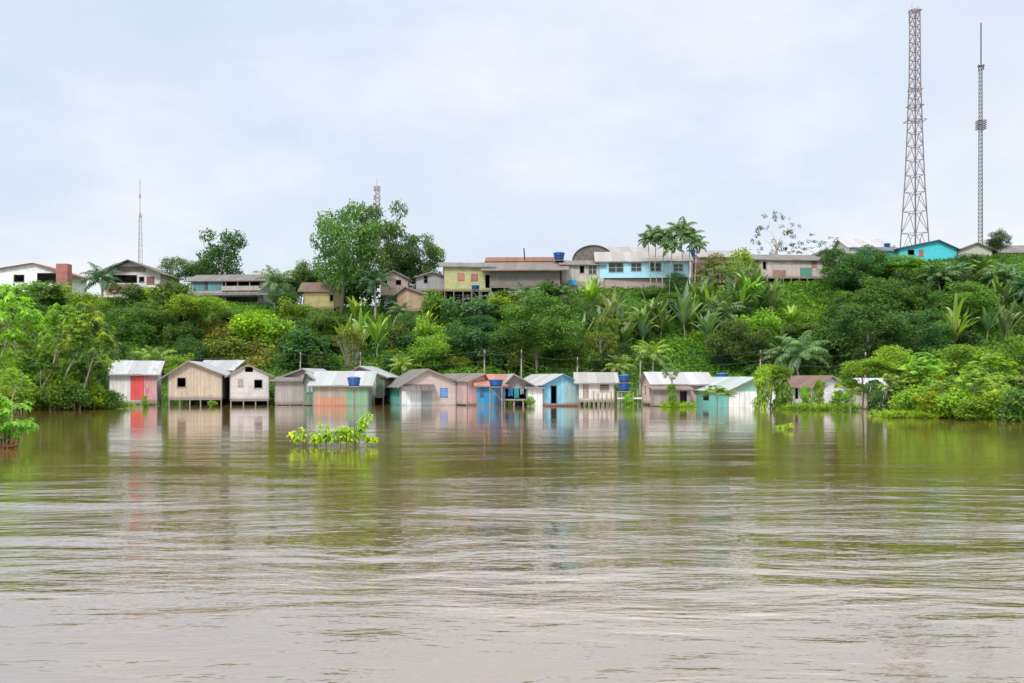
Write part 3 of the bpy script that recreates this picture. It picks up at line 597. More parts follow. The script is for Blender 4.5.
# fence poles in front of the white stilt house
for i, (px, t, Y) in enumerate([(594, 391, 94), (598, 393, 94.2), (602, 392, 94), (607, 394, 94.1), (611, 391, 94.3), (618, 392, 93.5), (622, 393, 93.8), (628, 391.5, 93.6), (633, 392, 93.5), (638, 389, 93.7), (642, 392, 94)]):
    Zt = Zat(t, Y); mb = MB(); mb.tube([(0, 0, -1.2), (random.uniform(-.05, .05), 0, Zt)], .055, 6)
    o = mb.build('wooden_post', POST); o.location = (Xat(px, Y), Y, 0)
    tag(o, 'thin wooden post standing in the water in the row before the white stilt house' if px < 615 else 'rough wooden post standing in the water around the two stacked blue tanks', 'post', 'posts before the white stilt house' if px < 615 else 'posts around the stacked tanks')
mb = MB(); x0 = Xat(617, 93.4); mb.box(x0, Xat(642, 93.4), 93.3, 93.36, Zat(399, 93.4), Zat(397.5, 93.4)); o = mb.build('fence_rail', WHITE); tag(o, 'pale horizontal rail tied across the posts by the stacked tanks', 'rail')
# porch table / deck of the bright blue shack
dk = empty('wooden_deck', (Xat(503, 95.5), 95.5, Zat(399.5, 95.5)), 'small plank deck on posts before the open porch', 'deck')
mb = MB(); mb.box(0, 2.1, 0, 1.6, -.1, 0); mb.build('deck_boards', planks((.4,.36,.3), 'v', .2), dk)
for x in (.15, 1.05, 1.95):
    mb = MB(); mb.tube([(x, .12, -.101), (x, .12, -1.9)], .06); mb.build('post', POST, dk)

# ---------------------------------------------------------------- masts
def lattice(label, px, Y, pyt, pyb, prof, nside=3, col=(.30,.22,.22), r=.09, bay=None, name='lattice_tower', rot=.2, plat=(), cat='tower', ants=(), rail=True, br=.05):
    """prof: list of (py, width px)"""
    zb = Zat(pyb, Y); t = empty(name, (Xat(px, Y), Y, zb), label, cat)
    H_ = Zat(pyt, Y)-zb; zs = [Zat(p, Y)-zb for p, _ in prof][::-1]; ws = [q*Y/F/(1.73 if nside == 3 else 2.3) for _, q in prof][::-1]
    rad = lambda z: float(np.interp(z, zs, ws))
    A = [rot+2*math.pi*i/nside for i in range(nside)]
    pt = lambda i, z: (rad(z)*math.cos(A[i % nside]), rad(z)*math.sin(A[i % nside]), z)
    mat = paint(col, .6)
    for i in range(nside):
        mb = MB(); mb.tube([pt(i, z) for z in np.linspace(0, H_, 30)], r, 6); mb.build('leg', mat, t)
    mb = MB(); z = 0.
    while z < H_-.3:
        dz = max(bay or 0, rad(z)*1.5) if not bay else bay
        z2 = min(z+dz, H_)
        for i in range(nside):
            mb.tube([pt(i, z2), pt(i+1, z2)], br, 4)
            mid = [(a+c)/2 for a, c in zip(pt(i, z2), pt(i+1, z2))]
            if rail: mb.tube([pt(i, z), mid], br, 4); mb.tube([pt(i+1, z), mid], br, 4)
            else: mb.tube([pt(i, z), pt(i+1, z2)], br, 4)
        z = z2
    mb.build('bracing', mat, t)
    for (py, wpx) in plat:
        zz = Zat(py, Y)-zb; mb = MB(); w_ = wpx*Y/F/2
        for a, c in (((-w_, -w_), (w_, -w_)), ((w_, -w_), (w_, w_)), ((w_, w_), (-w_, w_)), ((-w_, w_), (-w_, -w_))):
            mb.tube([(*a, zz), (*c, zz)], .06, 4)
        mb.tube([(-w_, 0, zz), (w_, 0, zz)], .06, 4); mb.build('platform', mat, t)
    for (dx, p0, p1, rr) in ants:
        x = dx*Y/F; za, zb2 = Zat(p1, Y)-zb, Zat(p0, Y)-zb
        mb = MB(); mb.tube([(x, 0, za), (x, 0, zb2)], rr, 6)
        if abs(dx) > 1: mb.tube([(0, 0, za+.3), (x, 0, za+.3)], .04, 4)
        mb.build('antenna', mat, t)
    return t
T = lattice('tall red and grey lattice tower, wide at its foot, behind the turquoise house', 915, 172, 11, 258, [(11, 9.5), (85, 10.5), (90, 11.5), (130, 14), (180, 18), (258, 28)], 3, (.20,.145,.15), .10, rot=-.95,
        plat=[(90, 11), (106, 13), (121, 17), (11, 10)], ants=[(-6, 9, 24, .05), (0, 8, 258, .07), (-3, 3, 12, .03), (3, 6, 12, .05)], br=.055)
T = lattice('slim guyed ladder mast right of the tall lattice tower', 981, 160, 66, 252, [(66, 3.2), (252, 4.4)], 3, (.10,.11,.13), .05, bay=.62, name='guyed_mast', rail=False, rot=.5, cat='mast',
        plat=[(121, 8), (123, 8), (125, 8), (127, 8), (129, 8), (66, 5)], ants=[(0, 23, 67, .11), (-2.5, 64, 72, .05), (2.5, 64, 70, .08)], br=.035)
T = lattice('thin distant mast above the curved-gable house on the left', 140, 170, 215, 275, [(215, 2.6), (275, 4.6)], 3, (.36,.37,.42), .04, bay=1.0, name='radio_mast', rail=False, cat='mast', ants=[(0, 180, 215, .07), (0, 194, 198, .17), (0, 213, 217, .2)], br=.03, rot=.5)
T = lattice('antenna-topped tower poking above the biggest tree crown', 377, 175, 186, 290, [(186, 4), (290, 7)], 3, (.38,.33,.36), .08, name='antenna_tower', ants=[(0, 178, 188, .04), (-2.6, 186, 191, .17), (2.6, 186, 191, .17), (0.9, 187, 191, .15), (-2.6, 195, 200, .17), (2.6, 195, 200, .17)], br=.05)
# utility poles and wires
PX = [(484, 350, 105), (521, 349.5, 105), (577, 357, 104), (300, 352, 107), (360, 352, 107), (640, 352, 107), (760, 350, 107), (865, 352, 96)]
PL = ['slanting pale pole behind the pink house roof', 'straight pale pole behind the grey tin-gabled hut', 'short pole by the sky blue hut roof', 'pole behind the grey board shack', 'pole behind the blue tank shack', 'pole left of the long pink house roof', 'pole behind the mint green house', 'pole rising above the dome shrubs on the right']
tops = []
for (px, py, Y), lb in zip(PX, PL):
    zg = float(terrain(Xat(px, Y), Y))-.3; z = Zat(py, Y)
    t = empty('utility_pole', (Xat(px, Y), Y, zg), 'wooden utility '+lb, 'pole', 'utility poles behind the waterfront')
    mb = MB(); mb.tube([(0, 0, 0), (.05, 0, z-zg)], [.1, .06], 7); mb.build('shaft', PALE, t)
    mb = MB(); mb.box(-.06, .06, -.16, -.1, z-zg-.9, z-zg-.3); mb.build('insulator_bracket', DARK, t); tops.append((px, Vector((Xat(px, Y), Y, z-.6))))
tops.sort(key=lambda a: a[0])
ends = [Vector((Xat(60, 107), 107, Zat(362, 107)))]+[p for _, p in tops]+[Vector((Xat(1060, 100), 100, Zat(352, 100)))]
for j, off in enumerate((-.1, .1)):
    mb = MB()
    for a, c in zip(ends[:-1], ends[1:]):
        mb.tube([a.lerp(c, t)+Vector((off, -.1, -5*off-4*t*(1-t)*.45)) for t in np.linspace(0, 1, 9)], .005, 4)
    o = mb.build('power_line', paint((.35,.35,.36))); tag(o, ['highest', 'second highest', 'second lowest', 'lowest'][3-j]+' of the pale power lines sagging behind the waterfront roofs', 'cable', 'power lines behind the waterfront')
# ---------------------------------------------------------------- vegetation prototypes (unit size)
FOL = foliage(); FOLS = foliage(.3, .45, (1.35, 1.3, .6), .5); PALM = foliage(.3, .3, (1.15, 1.1, .8), .8)
def rdir(rg, n): return nrm(rg.normal(size=(n, 3)))
def crown(seed, nc, rc, per, L, shape='round', flat=.75, rag=0):
    rg = np.random.default_rng(seed); mb = MB(); n = 0; cs = []
    while len(cs) < nc:
        u = rdir(rg, 1)[0]; r = rg.uniform(.25, 1)**.5*(1-rc*.8)
        c = u*r
        if shape == 'dome' and c[2] < -.25: c[2] *= .3
        if shape == 'column': c[:2] *= .8
        c *= rg.uniform(.85, 1.12)
        if any(np.linalg.norm(c-q) < rc*.8 for q in cs) and rg.random() < .9: continue
        cs.append(c)
    for c in cs:
        r = rc*rg.uniform(.5, 1.35); m = int(per*(r/rc)**2); c = c*(1+rag*rg.uniform(-1, 1))
        u = rdir(rg, m); u[:, 2] = u[:, 2]*.9+.22; u = nrm(u)
        P = c+u*np.array([1, 1, flat])*(r*rg.uniform(.45, 1.05, (m, 1)))
        P = P+rg.normal(size=P.shape)*r*.04
        D = nrm(u*.6+rdir(rg, m)*.75+np.array([0, 0, -.25])); N = nrm(u*.7+np.array([0, 0, .8])+rdir(rg, m)*.45)
        l = L*rg.uniform(.6, 1.3, m); mb.leaves(P, D, N, l, l*rg.uniform(.45, .7, m))
    return mb.mesh('crown', FOL)
def palmate(mb, rg, P, ax, rad, lobes=7):
    """one lobed leaf like a parasol"""
    ax = nrm(ax); t = nrm(np.cross(ax, rdir(rg, 1)[0])); b_ = np.cross(ax, t); n = lobes
    a = np.arange(n)/n*2*math.pi+rg.uniform(0, 6); D = np.cos(a)[:, None]*t+np.sin(a)[:, None]*b_-ax*.22
    mb.leaves(np.repeat(P[None], n, 0), D, np.repeat(ax[None], n, 0), rad*rg.uniform(.8, 1.15, n), rad*.42, .04, .12)
def cecropia(seed, nros, leaf, spread=(1, 1, 1), tiers=True):
    rg = np.random.default_rng(seed); mb = MB(); cs = []
    for i in range(nros):
        u = rdir(rg, 1)[0]; u[2] = abs(u[2])*1.3-.55; c = u*rg.uniform(.35, 1)**.5*.85; cs.append(c)
        for k in range(rg.integers(7, 12)):
            d_ = rdir(rg, 1)[0]; d_[2] = abs(d_[2])*.7; p = c+d_*leaf*rg.uniform(.6, 2.2)
            palmate(mb, rg, p, d_*.5+np.array([0, 0, .9])+rg.normal(size=3)*.25, leaf*rg.uniform(.7, 1.2))
    return mb.mesh('crown', FOLS)
def strip(mb, pts, widths, up, fold=.25):
    """long leaf: two rows of quads folded along the midrib"""
    pts = np.asarray(pts, float); n = len(pts)
    T = nrm(np.gradient(pts, axis=0)); S = nrm(np.cross(T, up)); U = np.cross(S, T); w_ = np.asarray(widths)[:, None]
    A = pts+S*w_+U*w_*fold; B = pts-S*w_+U*w_*fold
    vs = np.concatenate([A, pts, B]); f = []
    for i in range(n-1):
        f += [(i, n+i, n+i+1, i+1), (n+i, 2*n+i, 2*n+i+1, n+i+1)]
    mb.add(vs, f)
def banana(seed, nl=15, wide=.13):
    rg = np.random.default_rng(seed); mb = MB()
    for i in range(nl):
        a = i*2.4+rg.uniform(-.3, .3); el = rg.uniform(.75, 1.45); L = rg.uniform(.55, .85); bend = rg.uniform(.4, 1.9)
        p = np.array([0, 0, 0.]); pts = [p.copy()]; e = el
        for k in range(8):
            p = p+np.array([math.cos(a)*math.cos(e), math.sin(a)*math.cos(e), math.sin(e)])*L/8; e -= bend/8*(.4+k*.17); pts.append(p.copy())
        wd_ = wide*np.array([.12, .35, .8, 1, 1.05, 1, .85, .5, .05])*rg.uniform(.8, 1.1)
        strip(mb, pts, wd_*.5, (0, 0, 1), rg.uniform(-.5, .3))
    return mb.mesh('leaves', PALM, False)
def palm(seed, nf=21, leaflen=.26, droop=1.7, nlf=22, lw=.034):
    rg = np.random.default_rng(seed); mb = MB()
    for i in range(nf):
        a = i*2.4+rg.uniform(-.3, .3); e = 1.45-1.55*(i/nf)+rg.uniform(-.15, .15); L = rg.uniform(.85, 1.1)
        p = np.zeros(3); pts = [p.copy()]; n = 10
        for k in range(n):
            p = p+np.array([math.cos(a)*math.cos(e), math.sin(a)*math.cos(e), math.sin(e)])*L/n; e -= droop/n*(.5+k*.1); pts.append(p.copy())
        pts = np.array(pts); strip(mb, pts, np.linspace(.012, .003, n+1), (0, 0, 1))
        ts = np.linspace(.12, .98, nlf)
        Pc = np.stack([np.interp(ts*n, np.arange(n+1), pts[:, j]) for j in range(3)], 1)
        T = nrm(np.stack([np.interp(ts*n, np.arange(n+1), np.gradient(pts[:, j])) for j in range(3)], 1))
        S = nrm(np.cross(T, (0, 0, 1))); U = np.cross(S, T); ll = leaflen*np.sin(np.pi*(.18+.75*ts))*rg.uniform(.85, 1.1, nlf)
        for sg in (1, -1):
            D = nrm(S*sg+T*.55-np.array([0, 0, .55])+rg.normal(size=S.shape)*.08); mb.leaves(Pc, D, U+rg.normal(size=U.shape)*.15, ll, lw, .03, .25)
    return mb.mesh('fronds', PALM)
def vine(seed, n=1800, L=.17):
    """hanging creeper leaves over a slim upright shape, normalised to radius 1, height -1..1"""
    rg = np.random.default_rng(seed); a = rg.uniform(0, 6.283, n); z = rg.uniform(-1, 1, n)
    ph = rg.uniform(0, 6, 4)
    r = (.62+.25*np.sin(z*4+ph[0]+a)+.18*np.sin(z*9+ph[1]-2*a))*np.sqrt(np.clip(1.05-z**6, 0, 1))*rg.uniform(.6, 1.05, n)
    P = np.stack([np.cos(a)*r, np.sin(a)*r, z], 1); out = np.stack([np.cos(a), np.sin(a), 0*a], 1)
    mb = MB(); D = nrm(out*.5+rdir(rg, n)*.4+np.array([0, 0, -.8])); mb.leaves(P, D, nrm(out+rdir(rg, n)*.4+np.array([0, 0, .4])), L*rg.uniform(.6, 1.3, n), L*.6)
    return mb.mesh('creeper', FOLS)
def grass_tuft(seed, n=60, h=1.):
    rg = np.random.default_rng(seed); mb = MB()
    for i in range(n):
        a = rg.uniform(0, 6.28); p = np.array([rg.normal()*.25, rg.normal()*.25, 0]); e = rg.uniform(.9, 1.5); pts = [p.copy()]
        for k in range(4): p = p+np.array([math.cos(a)*math.cos(e), math.sin(a)*math.cos(e), math.sin(e)])*h/4*rg.uniform(.7, 1.1); e -= .3; pts.append(p.copy())
        strip(mb, pts, [.03, .04, .035, .025, .004], (0, 0, 1))
    return mb.mesh('blades', FOLS)
BIG = [crown(10+i, 46, .24, 230, .066, flat=.7) for i in range(3)]
MED = [crown(20+i, 34, .30, 220, .075) for i in range(4)]
SML = [crown(30+i, 18, .4, 110, .15) for i in range(4)]
RAG = [crown(120+i, 16, .33, 130, .15, flat=1.0, rag=.28) for i in range(4)]
PUFF = [crown(130+i, 70, .065, 24, .05, flat=.7) for i in range(2)]
OPEN = [crown(40+i, 30, .2, 60, .10, flat=.5) for i in range(3)]
DOME = [crown(50+i, 40, .27, 130, .085, 'dome', .55) for i in range(2)]
CEC = [cecropia(60+i, 36, .12) for i in range(4)]
BAN = [banana(70+i) for i in range(5)]
PAL = [palm(80+i) for i in range(4)]
ACA = [palm(90+i, 15, .3, 2.1, 18, .06) for i in range(3)]
VIN = [vine(100+i) for i in range(3)]
TUF = [grass_tuft(110+i) for i in range(3)]
DK = (.060,.140,.040); MD = (.098,.190,.038); LT = (.205,.335,.034); YL = (.240,.370,.022); OL = (.155,.200,.040); GR = (.165,.250,.110); BL = (.065,.175,.085)
rs = random.Random(3)
SG = (.06,.085,.055); TG = (.09,.185,.050); TD = (.065,.135,.042); PG = (.115,.20,.07)
def jit(c, a=.16):
    k = 1+rs.uniform(-.22, .25); return tuple(max(.005, v*k*(1+rs.uniform(-a, a)*w_)) for v, w_ in zip(c, (1.1, .5, 1.)))
def at(px, py, Y=None):
    if Y is None: return hit(px, py)
    return Vector((Xat(px, Y), Y, min(Zat(py, Y), 0) if py > 400 else float(terrain(Xat(px, Y), Y))))
def crown_obj(me, root, c, sx, sy, sz, col, rz=None, nm='crown'):
    o = link(nm, me, root, col); o.location = c; o.scale = (sx, sy, sz); o.rotation_euler = (0, 0, rs.uniform(0, 6.28) if rz is None else rz); return o
CATS = dict(tree='tree', bush='bush', banana='banana plant', palm='palm', acai='palm', cec='tree', vine='shrub', twig='shrub', open='tree', dome='tree', tuft='grass tuft')
NAMES = dict(tree='broadleaf_tree', bush='leafy_bush', banana='banana_plant', palm='coconut_palm', acai='slender_palm', cec='lobed_leaf_tree', vine='creeper_covered_shrub', twig='bare_shrub', open='sparse_tree', dome='umbrella_tree', tuft='grass_tuft')
def plant(kind, px, pb, hp, wp, col, label, Y=None, group=None, lean=0, tr=None):
    p = at(px, pb, Y); s = p.y/F; Ht, Wd = hp*s, wp*s
    if kind == 'palm' and col is GR: col = PG
    if Y and p.z > .5: Ht = max(Ht, Zat(pb-hp, p.y)-p.z)
    root = empty(NAMES[kind], p, label, CATS[kind], group); col = jit(col)
    sink = -.6 if p.z > -.5 else -1.4
    def trunk(top, r0, r1, mat=WOOD, limbs=0, cr=None):
        top = Vector(top); mb = MB(); mid = top*.5+Vector((rs.uniform(-.04, .04)*Ht, rs.uniform(-.03, .03)*Ht, 0))
        mb.tube([(0, 0, sink), mid*.5, mid, top*.8, top], [r0*1.15, r0, (r0*.6+r1*.4), (r0+r1*3)/4, r1], 7)
        for i in range(limbs):
            a = i*2.4+rs.random(); q = mid.lerp(top, .2+.8*i/limbs); e = Vector((math.cos(a)*cr[0]*.6, math.sin(a)*cr[0]*.6, cr[1]*rs.uniform(-.2, .35)))+top
            mb.tube([q, q.lerp(e, .5)+Vector((0, 0, .12*cr[1])), e], [r1*.6, r1*.4, r1*.15], 5)
        mb.build('trunk', mat, root, True)
    if kind in ('tree', 'open', 'dome', 'bush', 'cec'):
        cf = tr if tr is not None else {'tree': .7, 'open': .8, 'dome': .6, 'bush': .96, 'cec': .7}[kind]
        ch = Ht*cf; cz = Ht-ch/2; top = (lean*s, 0, cz)
        lib = {'tree': BIG if Wd > 5.5 else MED if Wd > 2.4 else SML, 'open': PUFF if Y == 150 else OPEN, 'dome': DOME, 'bush': (MED if Wd > 3 else SML) if rs.random() < .45 else RAG, 'cec': CEC}[kind]
        r0 = max(.05, Ht*(.010 if kind == 'cec' else .016))
        if kind == 'bush': ch *= rs.uniform(.9, 1.25)
        trunk(top, r0, r0*.5, PALE if kind in ('cec', 'open') else WOOD, 3 if kind == 'bush' else 7, (Wd/2, ch/2))
        k_ = 1.38 if lib is BIG else 1.22; crown_obj(rs.choice(lib), root, top, Wd/2*k_, min(Wd/2*k_, 5), ch/2*1.12, col, nm='crown' if kind != 'bush' else 'foliage')
    elif kind == 'banana':
        Ht *= 1.2
        trunk((0, 0, Ht*.3), .13, .07, bark((.22,.24,.10)))
        crown_obj(rs.choice(BAN), root, (0, 0, Ht*.26), Wd*.9, Wd*.9, Ht*1.0, col, nm='leaves')
    elif kind in ('palm', 'acai'):
        r = Wd/2; tz = Ht-r*(.95 if kind == 'palm' else .5)
        trunk((lean*s, 0, max(.3, tz)), .15 if kind == 'palm' else .07, .1 if kind == 'palm' else .05, PALE)
        crown_obj(rs.choice(PAL if kind == 'palm' else ACA), root, (lean*s, 0, max(.3, tz)), r, r, r, col, nm='fronds')
    elif kind == 'vine':
        trunk((0, 0, Ht*.9), .1, .05); crown_obj(rs.choice(VIN), root, (0, 0, Ht/2-.1), Wd/2*1.25, Wd/2*1.25, Ht/2+.1, col, nm='creeper')
        if tr: crown_obj(rs.choice(SML), root, (0, 0, Ht*.85), Wd/2*1.2, Wd/2*1.2, Ht*.24, jit(col), nm='crown')
    elif kind == 'twig':
        mb = MB()
        for i in range(16):
            a = rs.uniform(0, 6.28); e = Vector((math.cos(a)*Wd/2*rs.uniform(.3, 1), math.sin(a)*Wd/2, Ht*rs.uniform(.6, 1)))
            b0 = e*.35+Vector((0, 0, -.1*Ht)); mb.tube([(0, 0, sink), b0, e], [.06, .045, .015], 4)
            for k in range(3): q = b0.lerp(e, rs.uniform(.2, .9)); mb.tube([q, q+Vector((rs.uniform(-.6, .6), rs.uniform(-.5, .5), rs.uniform(.2, .8)))], [.025, .01], 4)
        mb.build('branches', bark((.36,.30,.25)), root)
        crown_obj(rs.choice(OPEN), root, (0, 0, Ht*.65), Wd/2, Wd/2, Ht*.35, col, nm='foliage')
    elif kind == 'tuft':
        for i in range(1): crown_obj(rs.choice(TUF), root, (0, 0, -.1), Wd, Wd, Ht, col, nm='blades')
    return root
LAB = [
# hilltop trees and palms
('palm', 102, 303, 48, 52, BL, 'coconut palm with blue-green fronds between the brick tower and the curved-gable house'),
('palm', 62, 303, 26, 34, YL, 'small yellowish palm in front of the red brick tower'),
('tree', 178, 300, 52, 34, MD, 'small round-crowned tree on a pale trunk left of the teal-shuttered house', .55),
('tree', 222, 282, 52, 50, DK, 'tall dark tree standing behind the teal-shuttered veranda house', .95),
('tree', 203, 284, 30, 26, DK, 'low dark tree filling the gap between the round-crowned tree and the tall dark tree'),
('palm', 276, 312, 54, 52, GR, 'coconut palm with long grey-green fronds right of the teal-shuttered house'),
('bush', 303, 296, 42, 24, MD, 'bushy tree between the grey-green coconut palm and the biggest tree'),
('palm', 288, 318, 34, 30, DK, 'short dark palm in front of the small yellow board shack'),
('tree', 341, 320, 122, 88, TG, 'biggest tree of the hilltop, left of its pair, with a wide rounded crown', .8),
('tree', 382, 306, 104, 62, TG, 'second biggest tree, its crown touching the biggest tree on the right', .85),
('tree', 420, 290, 60, 46, TD, 'darker olive tree behind the two small hilltop huts'),
('palm', 375, 322, 60, 44, DK, 'dark drooping palm under the two biggest crowns'),
('palm', 400, 330, 34, 34, GR, 'pale drooping palm below the orange-brown cabin'),
('open', 776, 276, 68, 44, SG, 'tall bare tree with small round leaf tufts behind the weathered stilt hut'),
('open', 817, 276, 42, 56, SG, 'lower sparse tree with thin twigs just right of the tall bare tree'),
('tree', 864, 262, 19, 18, DK, 'small dark tree breaking the skyline above the dense trees'),
('tree', 1001, 262, 34, 24, DK, 'dark upright tree in front of the brown-roofed house on the far right'),
('open', 889, 262, 22, 12, OL, 'tiny leafless tree beside the lattice tower base'),
('twig', 737, 300, 44, 40, GR, 'grey-brown leafless shrub right of the orange brick pillar'),
('twig', 705, 300, 34, 30, GR, 'thin pale shrub at the foot of the orange brick pillar'),
('tree', 300, 318, 40, 44, MD, 'leafy tree to the left of the small yellow board shack'),
('tree', 322, 300, 34, 40, DK, 'dark leafy tree behind the small yellow board shack'),
('bush', 362, 318, 44, 56, DK, 'dense dark leafy mass under the pair of biggest trees'),
('tree', 405, 296, 40, 40, DK, 'dark tree showing between the pink striped and the grey hilltop huts'),
('bush', 388, 318, 24, 24, DK, 'dark bush under the pink and white striped hut'),
('bush', 430, 312, 24, 34, MD, 'bush under the floor of the grey hilltop hut'),
('tree', 284, 318, 30, 34, DK, 'dark tree at the foot of the grey-green coconut palm'),
('bush', 512, 308, 20, 40, MD, 'green bush around the posts of the long grey board house'),
('bush', 545, 306, 26, 36, MD, 'green bush at the right posts of the long grey board house'),
('bush', 718, 288, 38, 40, OL, 'green bush in front of the long low grey roof'),
('bush', 742, 286, 34, 34, LT, 'light bush at the left wall of the weathered stilt hut'),
('tree', 836, 290, 44, 36, DK, 'dark tree hiding the wall of the grey gabled house'),
('tree', 868, 288, 44, 40, MD, 'green tree between the grey gabled house and the turquoise lean-to'),
('bush', 925, 284, 16, 34, MD, 'green bush under the windows of the turquoise house'),
('bush', 972, 276, 24, 34, DK, 'dark bush in front of the brown-roofed house'),
('bush', 20, 305, 24, 50, LT, 'bright bush covering the foot of the white house'),
('bush', 45, 312, 30, 44, MD, 'green bush left of the red brick tower foot'),
('bush', 145, 302, 16, 40, LT, 'low bright bush along the wall of the curved-gable house'),
('tree', 182, 305, 22, 14, MD, 'small tree at the left corner of the teal-shuttered house'),
('bush', 452, 312, 24, 40, DK, 'dark undergrowth seen between the left stilts of the lime yellow house'),
('bush', 484, 312, 23, 40, DK, 'dark undergrowth seen between the right stilts of the lime yellow house'),
('bush', 335, 312, 30, 34, DK, 'dark leafy bush just right of the small yellow board shack'),
('bush', 412, 312, 24, 34, DK, 'dark foliage between the orange-brown cabin and the grey hilltop hut'),
('bush', 676, 300, 32, 26, DK, 'dark bush at the foot of the thin palms before the light blue house'),
('bush', 652, 302, 18, 30, MD, 'low bush under the second window of the light blue house'),
('bush', 700, 306, 22, 30, MD, 'green bush at the foot of the orange brick pillar'),
('palm', 560, 305, 26, 34, PG, 'feathery young palm between the grey board house and the cream house'),
# slope, from the left
('bush', 128, 312, 26, 34, DK, 'dark green bush under the curved-gable house balcony'),
('bush', 168, 318, 36, 40, MD, 'round green bush below the curved-gable house'),
('dome', 198, 345, 52, 56, LT, 'spreading bright green tree below the teal-shuttered house'),
('bush', 150, 340, 40, 46, MD, 'mid green tree in the middle of the left slope'),
('bush', 120, 345, 44, 44, MD, 'green tree behind the flooded slanting trees, above the red and white shack'),
('palm', 155, 378, 40, 52, LT, 'broad young palm just above the roof of the beige gabled hut'),
('bush', 190, 375, 40, 40, DK, 'dark bush above the beige gabled hut roof'),
('bush', 225, 324, 14, 30, MD, 'low bush right below the lower veranda openings'),
('bush', 258, 324, 16, 32, LT, 'bright low bush under the right end of the veranda house'),
('bush', 250, 345, 36, 44, YL, 'yellowish bush on the dry grass patch'),
('bush', 280, 355, 40, 40, LT, 'light green bush at the right edge of the dry grass patch'),
('bush', 232, 366, 30, 40, OL, 'olive bush behind the whitewashed hut roof'),
('bush', 300, 330, 32, 36, LT, 'bright bush below the dark short palm'),
('bush', 305, 368, 40, 48, DK, 'dark bush above the grey board shack'),
('bush', 318, 340, 30, 34, MD, 'green bush under the small yellow board shack'),
('banana', 360, 362, 46, 42, LT, 'banana plant with pale ragged leaves above the blue tank shack, left one'),
('banana', 378, 360, 48, 40, LT, 'banana plant above the pale grey gabled house, right one of its pair'),
('banana', 345, 358, 38, 34, YL, 'yellowish small banana plant left of the banana pair above the blue tank shack'),
('twig', 352, 372, 50, 40, OL, 'brown dead-leaved stems above the pale grey gabled house'),
('palm', 402, 384, 34, 36, YL, 'yellow-green young palm behind the teal and white hut roof'),
('bush', 412, 345, 34, 36, DK, 'dark bush below the orange-brown cabin'),
('bush', 437, 328, 34, 44, MD, 'dense green bush below the grey hut on stilts'),
('bush', 428, 372, 36, 50, LT, 'bright green bush above the gable of the teal and white hut'),
('bush', 455, 365, 44, 44, DK, 'dark leafy tree above the pink hut roof'),
('bush', 470, 335, 34, 48, BL, 'blue-green bush under the lime yellow stilt house'),
('bush', 480, 368, 38, 40, BL, 'blue-green leafy mass behind the pink hut'),
('bush', 505, 318, 28, 36, LT, 'light bush under the right end of the long grey board house'),
('palm', 528, 312, 36, 46, GR, 'feathery grey-green palm in front of the long grey board house'),
('tree', 537, 377, 84, 86, MD, 'large spreading tree with a visible trunk above the sky blue hut', .72),
('bush', 500, 372, 40, 40, DK, 'dark bush left of the large spreading tree trunk'),
('bush', 515, 376, 34, 26, OL, 'dry creeper-hung bush under the large spreading tree'),
('bush', 553, 305, 24, 26, DK, 'dark bush beside the weathered cream hilltop house'),
('banana', 590, 318, 42, 36, LT, 'banana plant with upright pale leaves below the weathered cream house'),
('banana', 612, 332, 40, 38, GR, 'banana plant below the left windows of the light blue house'),
('banana', 598, 350, 46, 42, GR, 'large banana plant right of the large spreading tree'),
('open', 600, 378, 64, 36, OL, 'thin forked pale-trunk tree above the white stilt house'),
('banana', 622, 360, 40, 40, MD, 'banana plant in the middle of the slope above the stacked blue tanks'),
('palm', 618, 388, 40, 40, YL, 'yellowing young palm behind the stacked blue tanks'),
('palm', 653, 376, 44, 50, LT, 'bushy young palm above the long pink house'),
('banana', 643, 352, 40, 34, GR, 'banana plant with stiff leaves above the bushy young palm'),
('banana', 660, 336, 40, 34, MD, 'banana plant below the thin-trunked palms, left one'),
('banana', 684, 342, 52, 40, GR, 'tall banana plant below the thin-trunked palms, middle one'),
('banana', 700, 325, 48, 40, MD, 'banana plant below the orange brick pillar'),
('banana', 708, 352, 44, 40, GR, 'banana plant at the upper edge of the bright grass clearing'),
('palm', 724, 338, 50, 56, GR, 'wide arching palm above the right end of the long pink house'),
('banana', 735, 312, 40, 36, MD, 'banana plant below the leafless shrub'),
('banana', 755, 300, 34, 34, GR, 'banana plant left of the weathered stilt hut'),
('banana', 770, 318, 34, 34, MD, 'banana plant under the left posts of the weathered stilt hut'),
('tree', 740, 372, 56, 52, MD, 'round dense green tree above the mint green house', .95),
('bush', 722, 372, 26, 22, BL, 'small blue-green bush at the right side of the grass clearing'),
('bush', 762, 345, 34, 40, LT, 'light green bush right above the round dense tree'),
('banana', 792, 330, 26, 30, LT, 'small banana plant on the grassy slope below the weathered stilt hut'),
('palm', 800, 386, 66, 72, GR, 'big arching palm with long pale fronds above the rust brown roof'),
('palm', 778, 382, 46, 46, MD, 'green palm left of the big arching palm'),
('tree', 858, 300, 48, 50, DK, 'dark tree right of the path below the grey gabled house', .9),
('tree', 882, 330, 56, 66, MD, 'broad green tree at the centre of the right hillside', .95),
('tree', 868, 372, 74, 82, DK, 'very wide dark tree behind the dome shrubs', .95),
('tree', 915, 372, 62, 64, DK, 'dark tree right of the very wide dark tree', .95),
('tree', 842, 345, 46, 44, DK, 'dark tree left of the very wide dark tree', .9),
('dome', 905, 285, 30, 44, LT, 'flat-topped light tree in front of the turquoise lean-to'),
('bush', 880, 283, 24, 34, MD, 'bush in front of the low pale-roofed house'),
('palm', 938, 300, 44, 46, GR, 'palm below the red shutter of the turquoise house'),
('palm', 955, 292, 38, 38, BL, 'palm just under the right corner of the turquoise house'),
('palm', 982, 282, 28, 32, YL, 'bright yellow-green palm near the dark upright tree'),
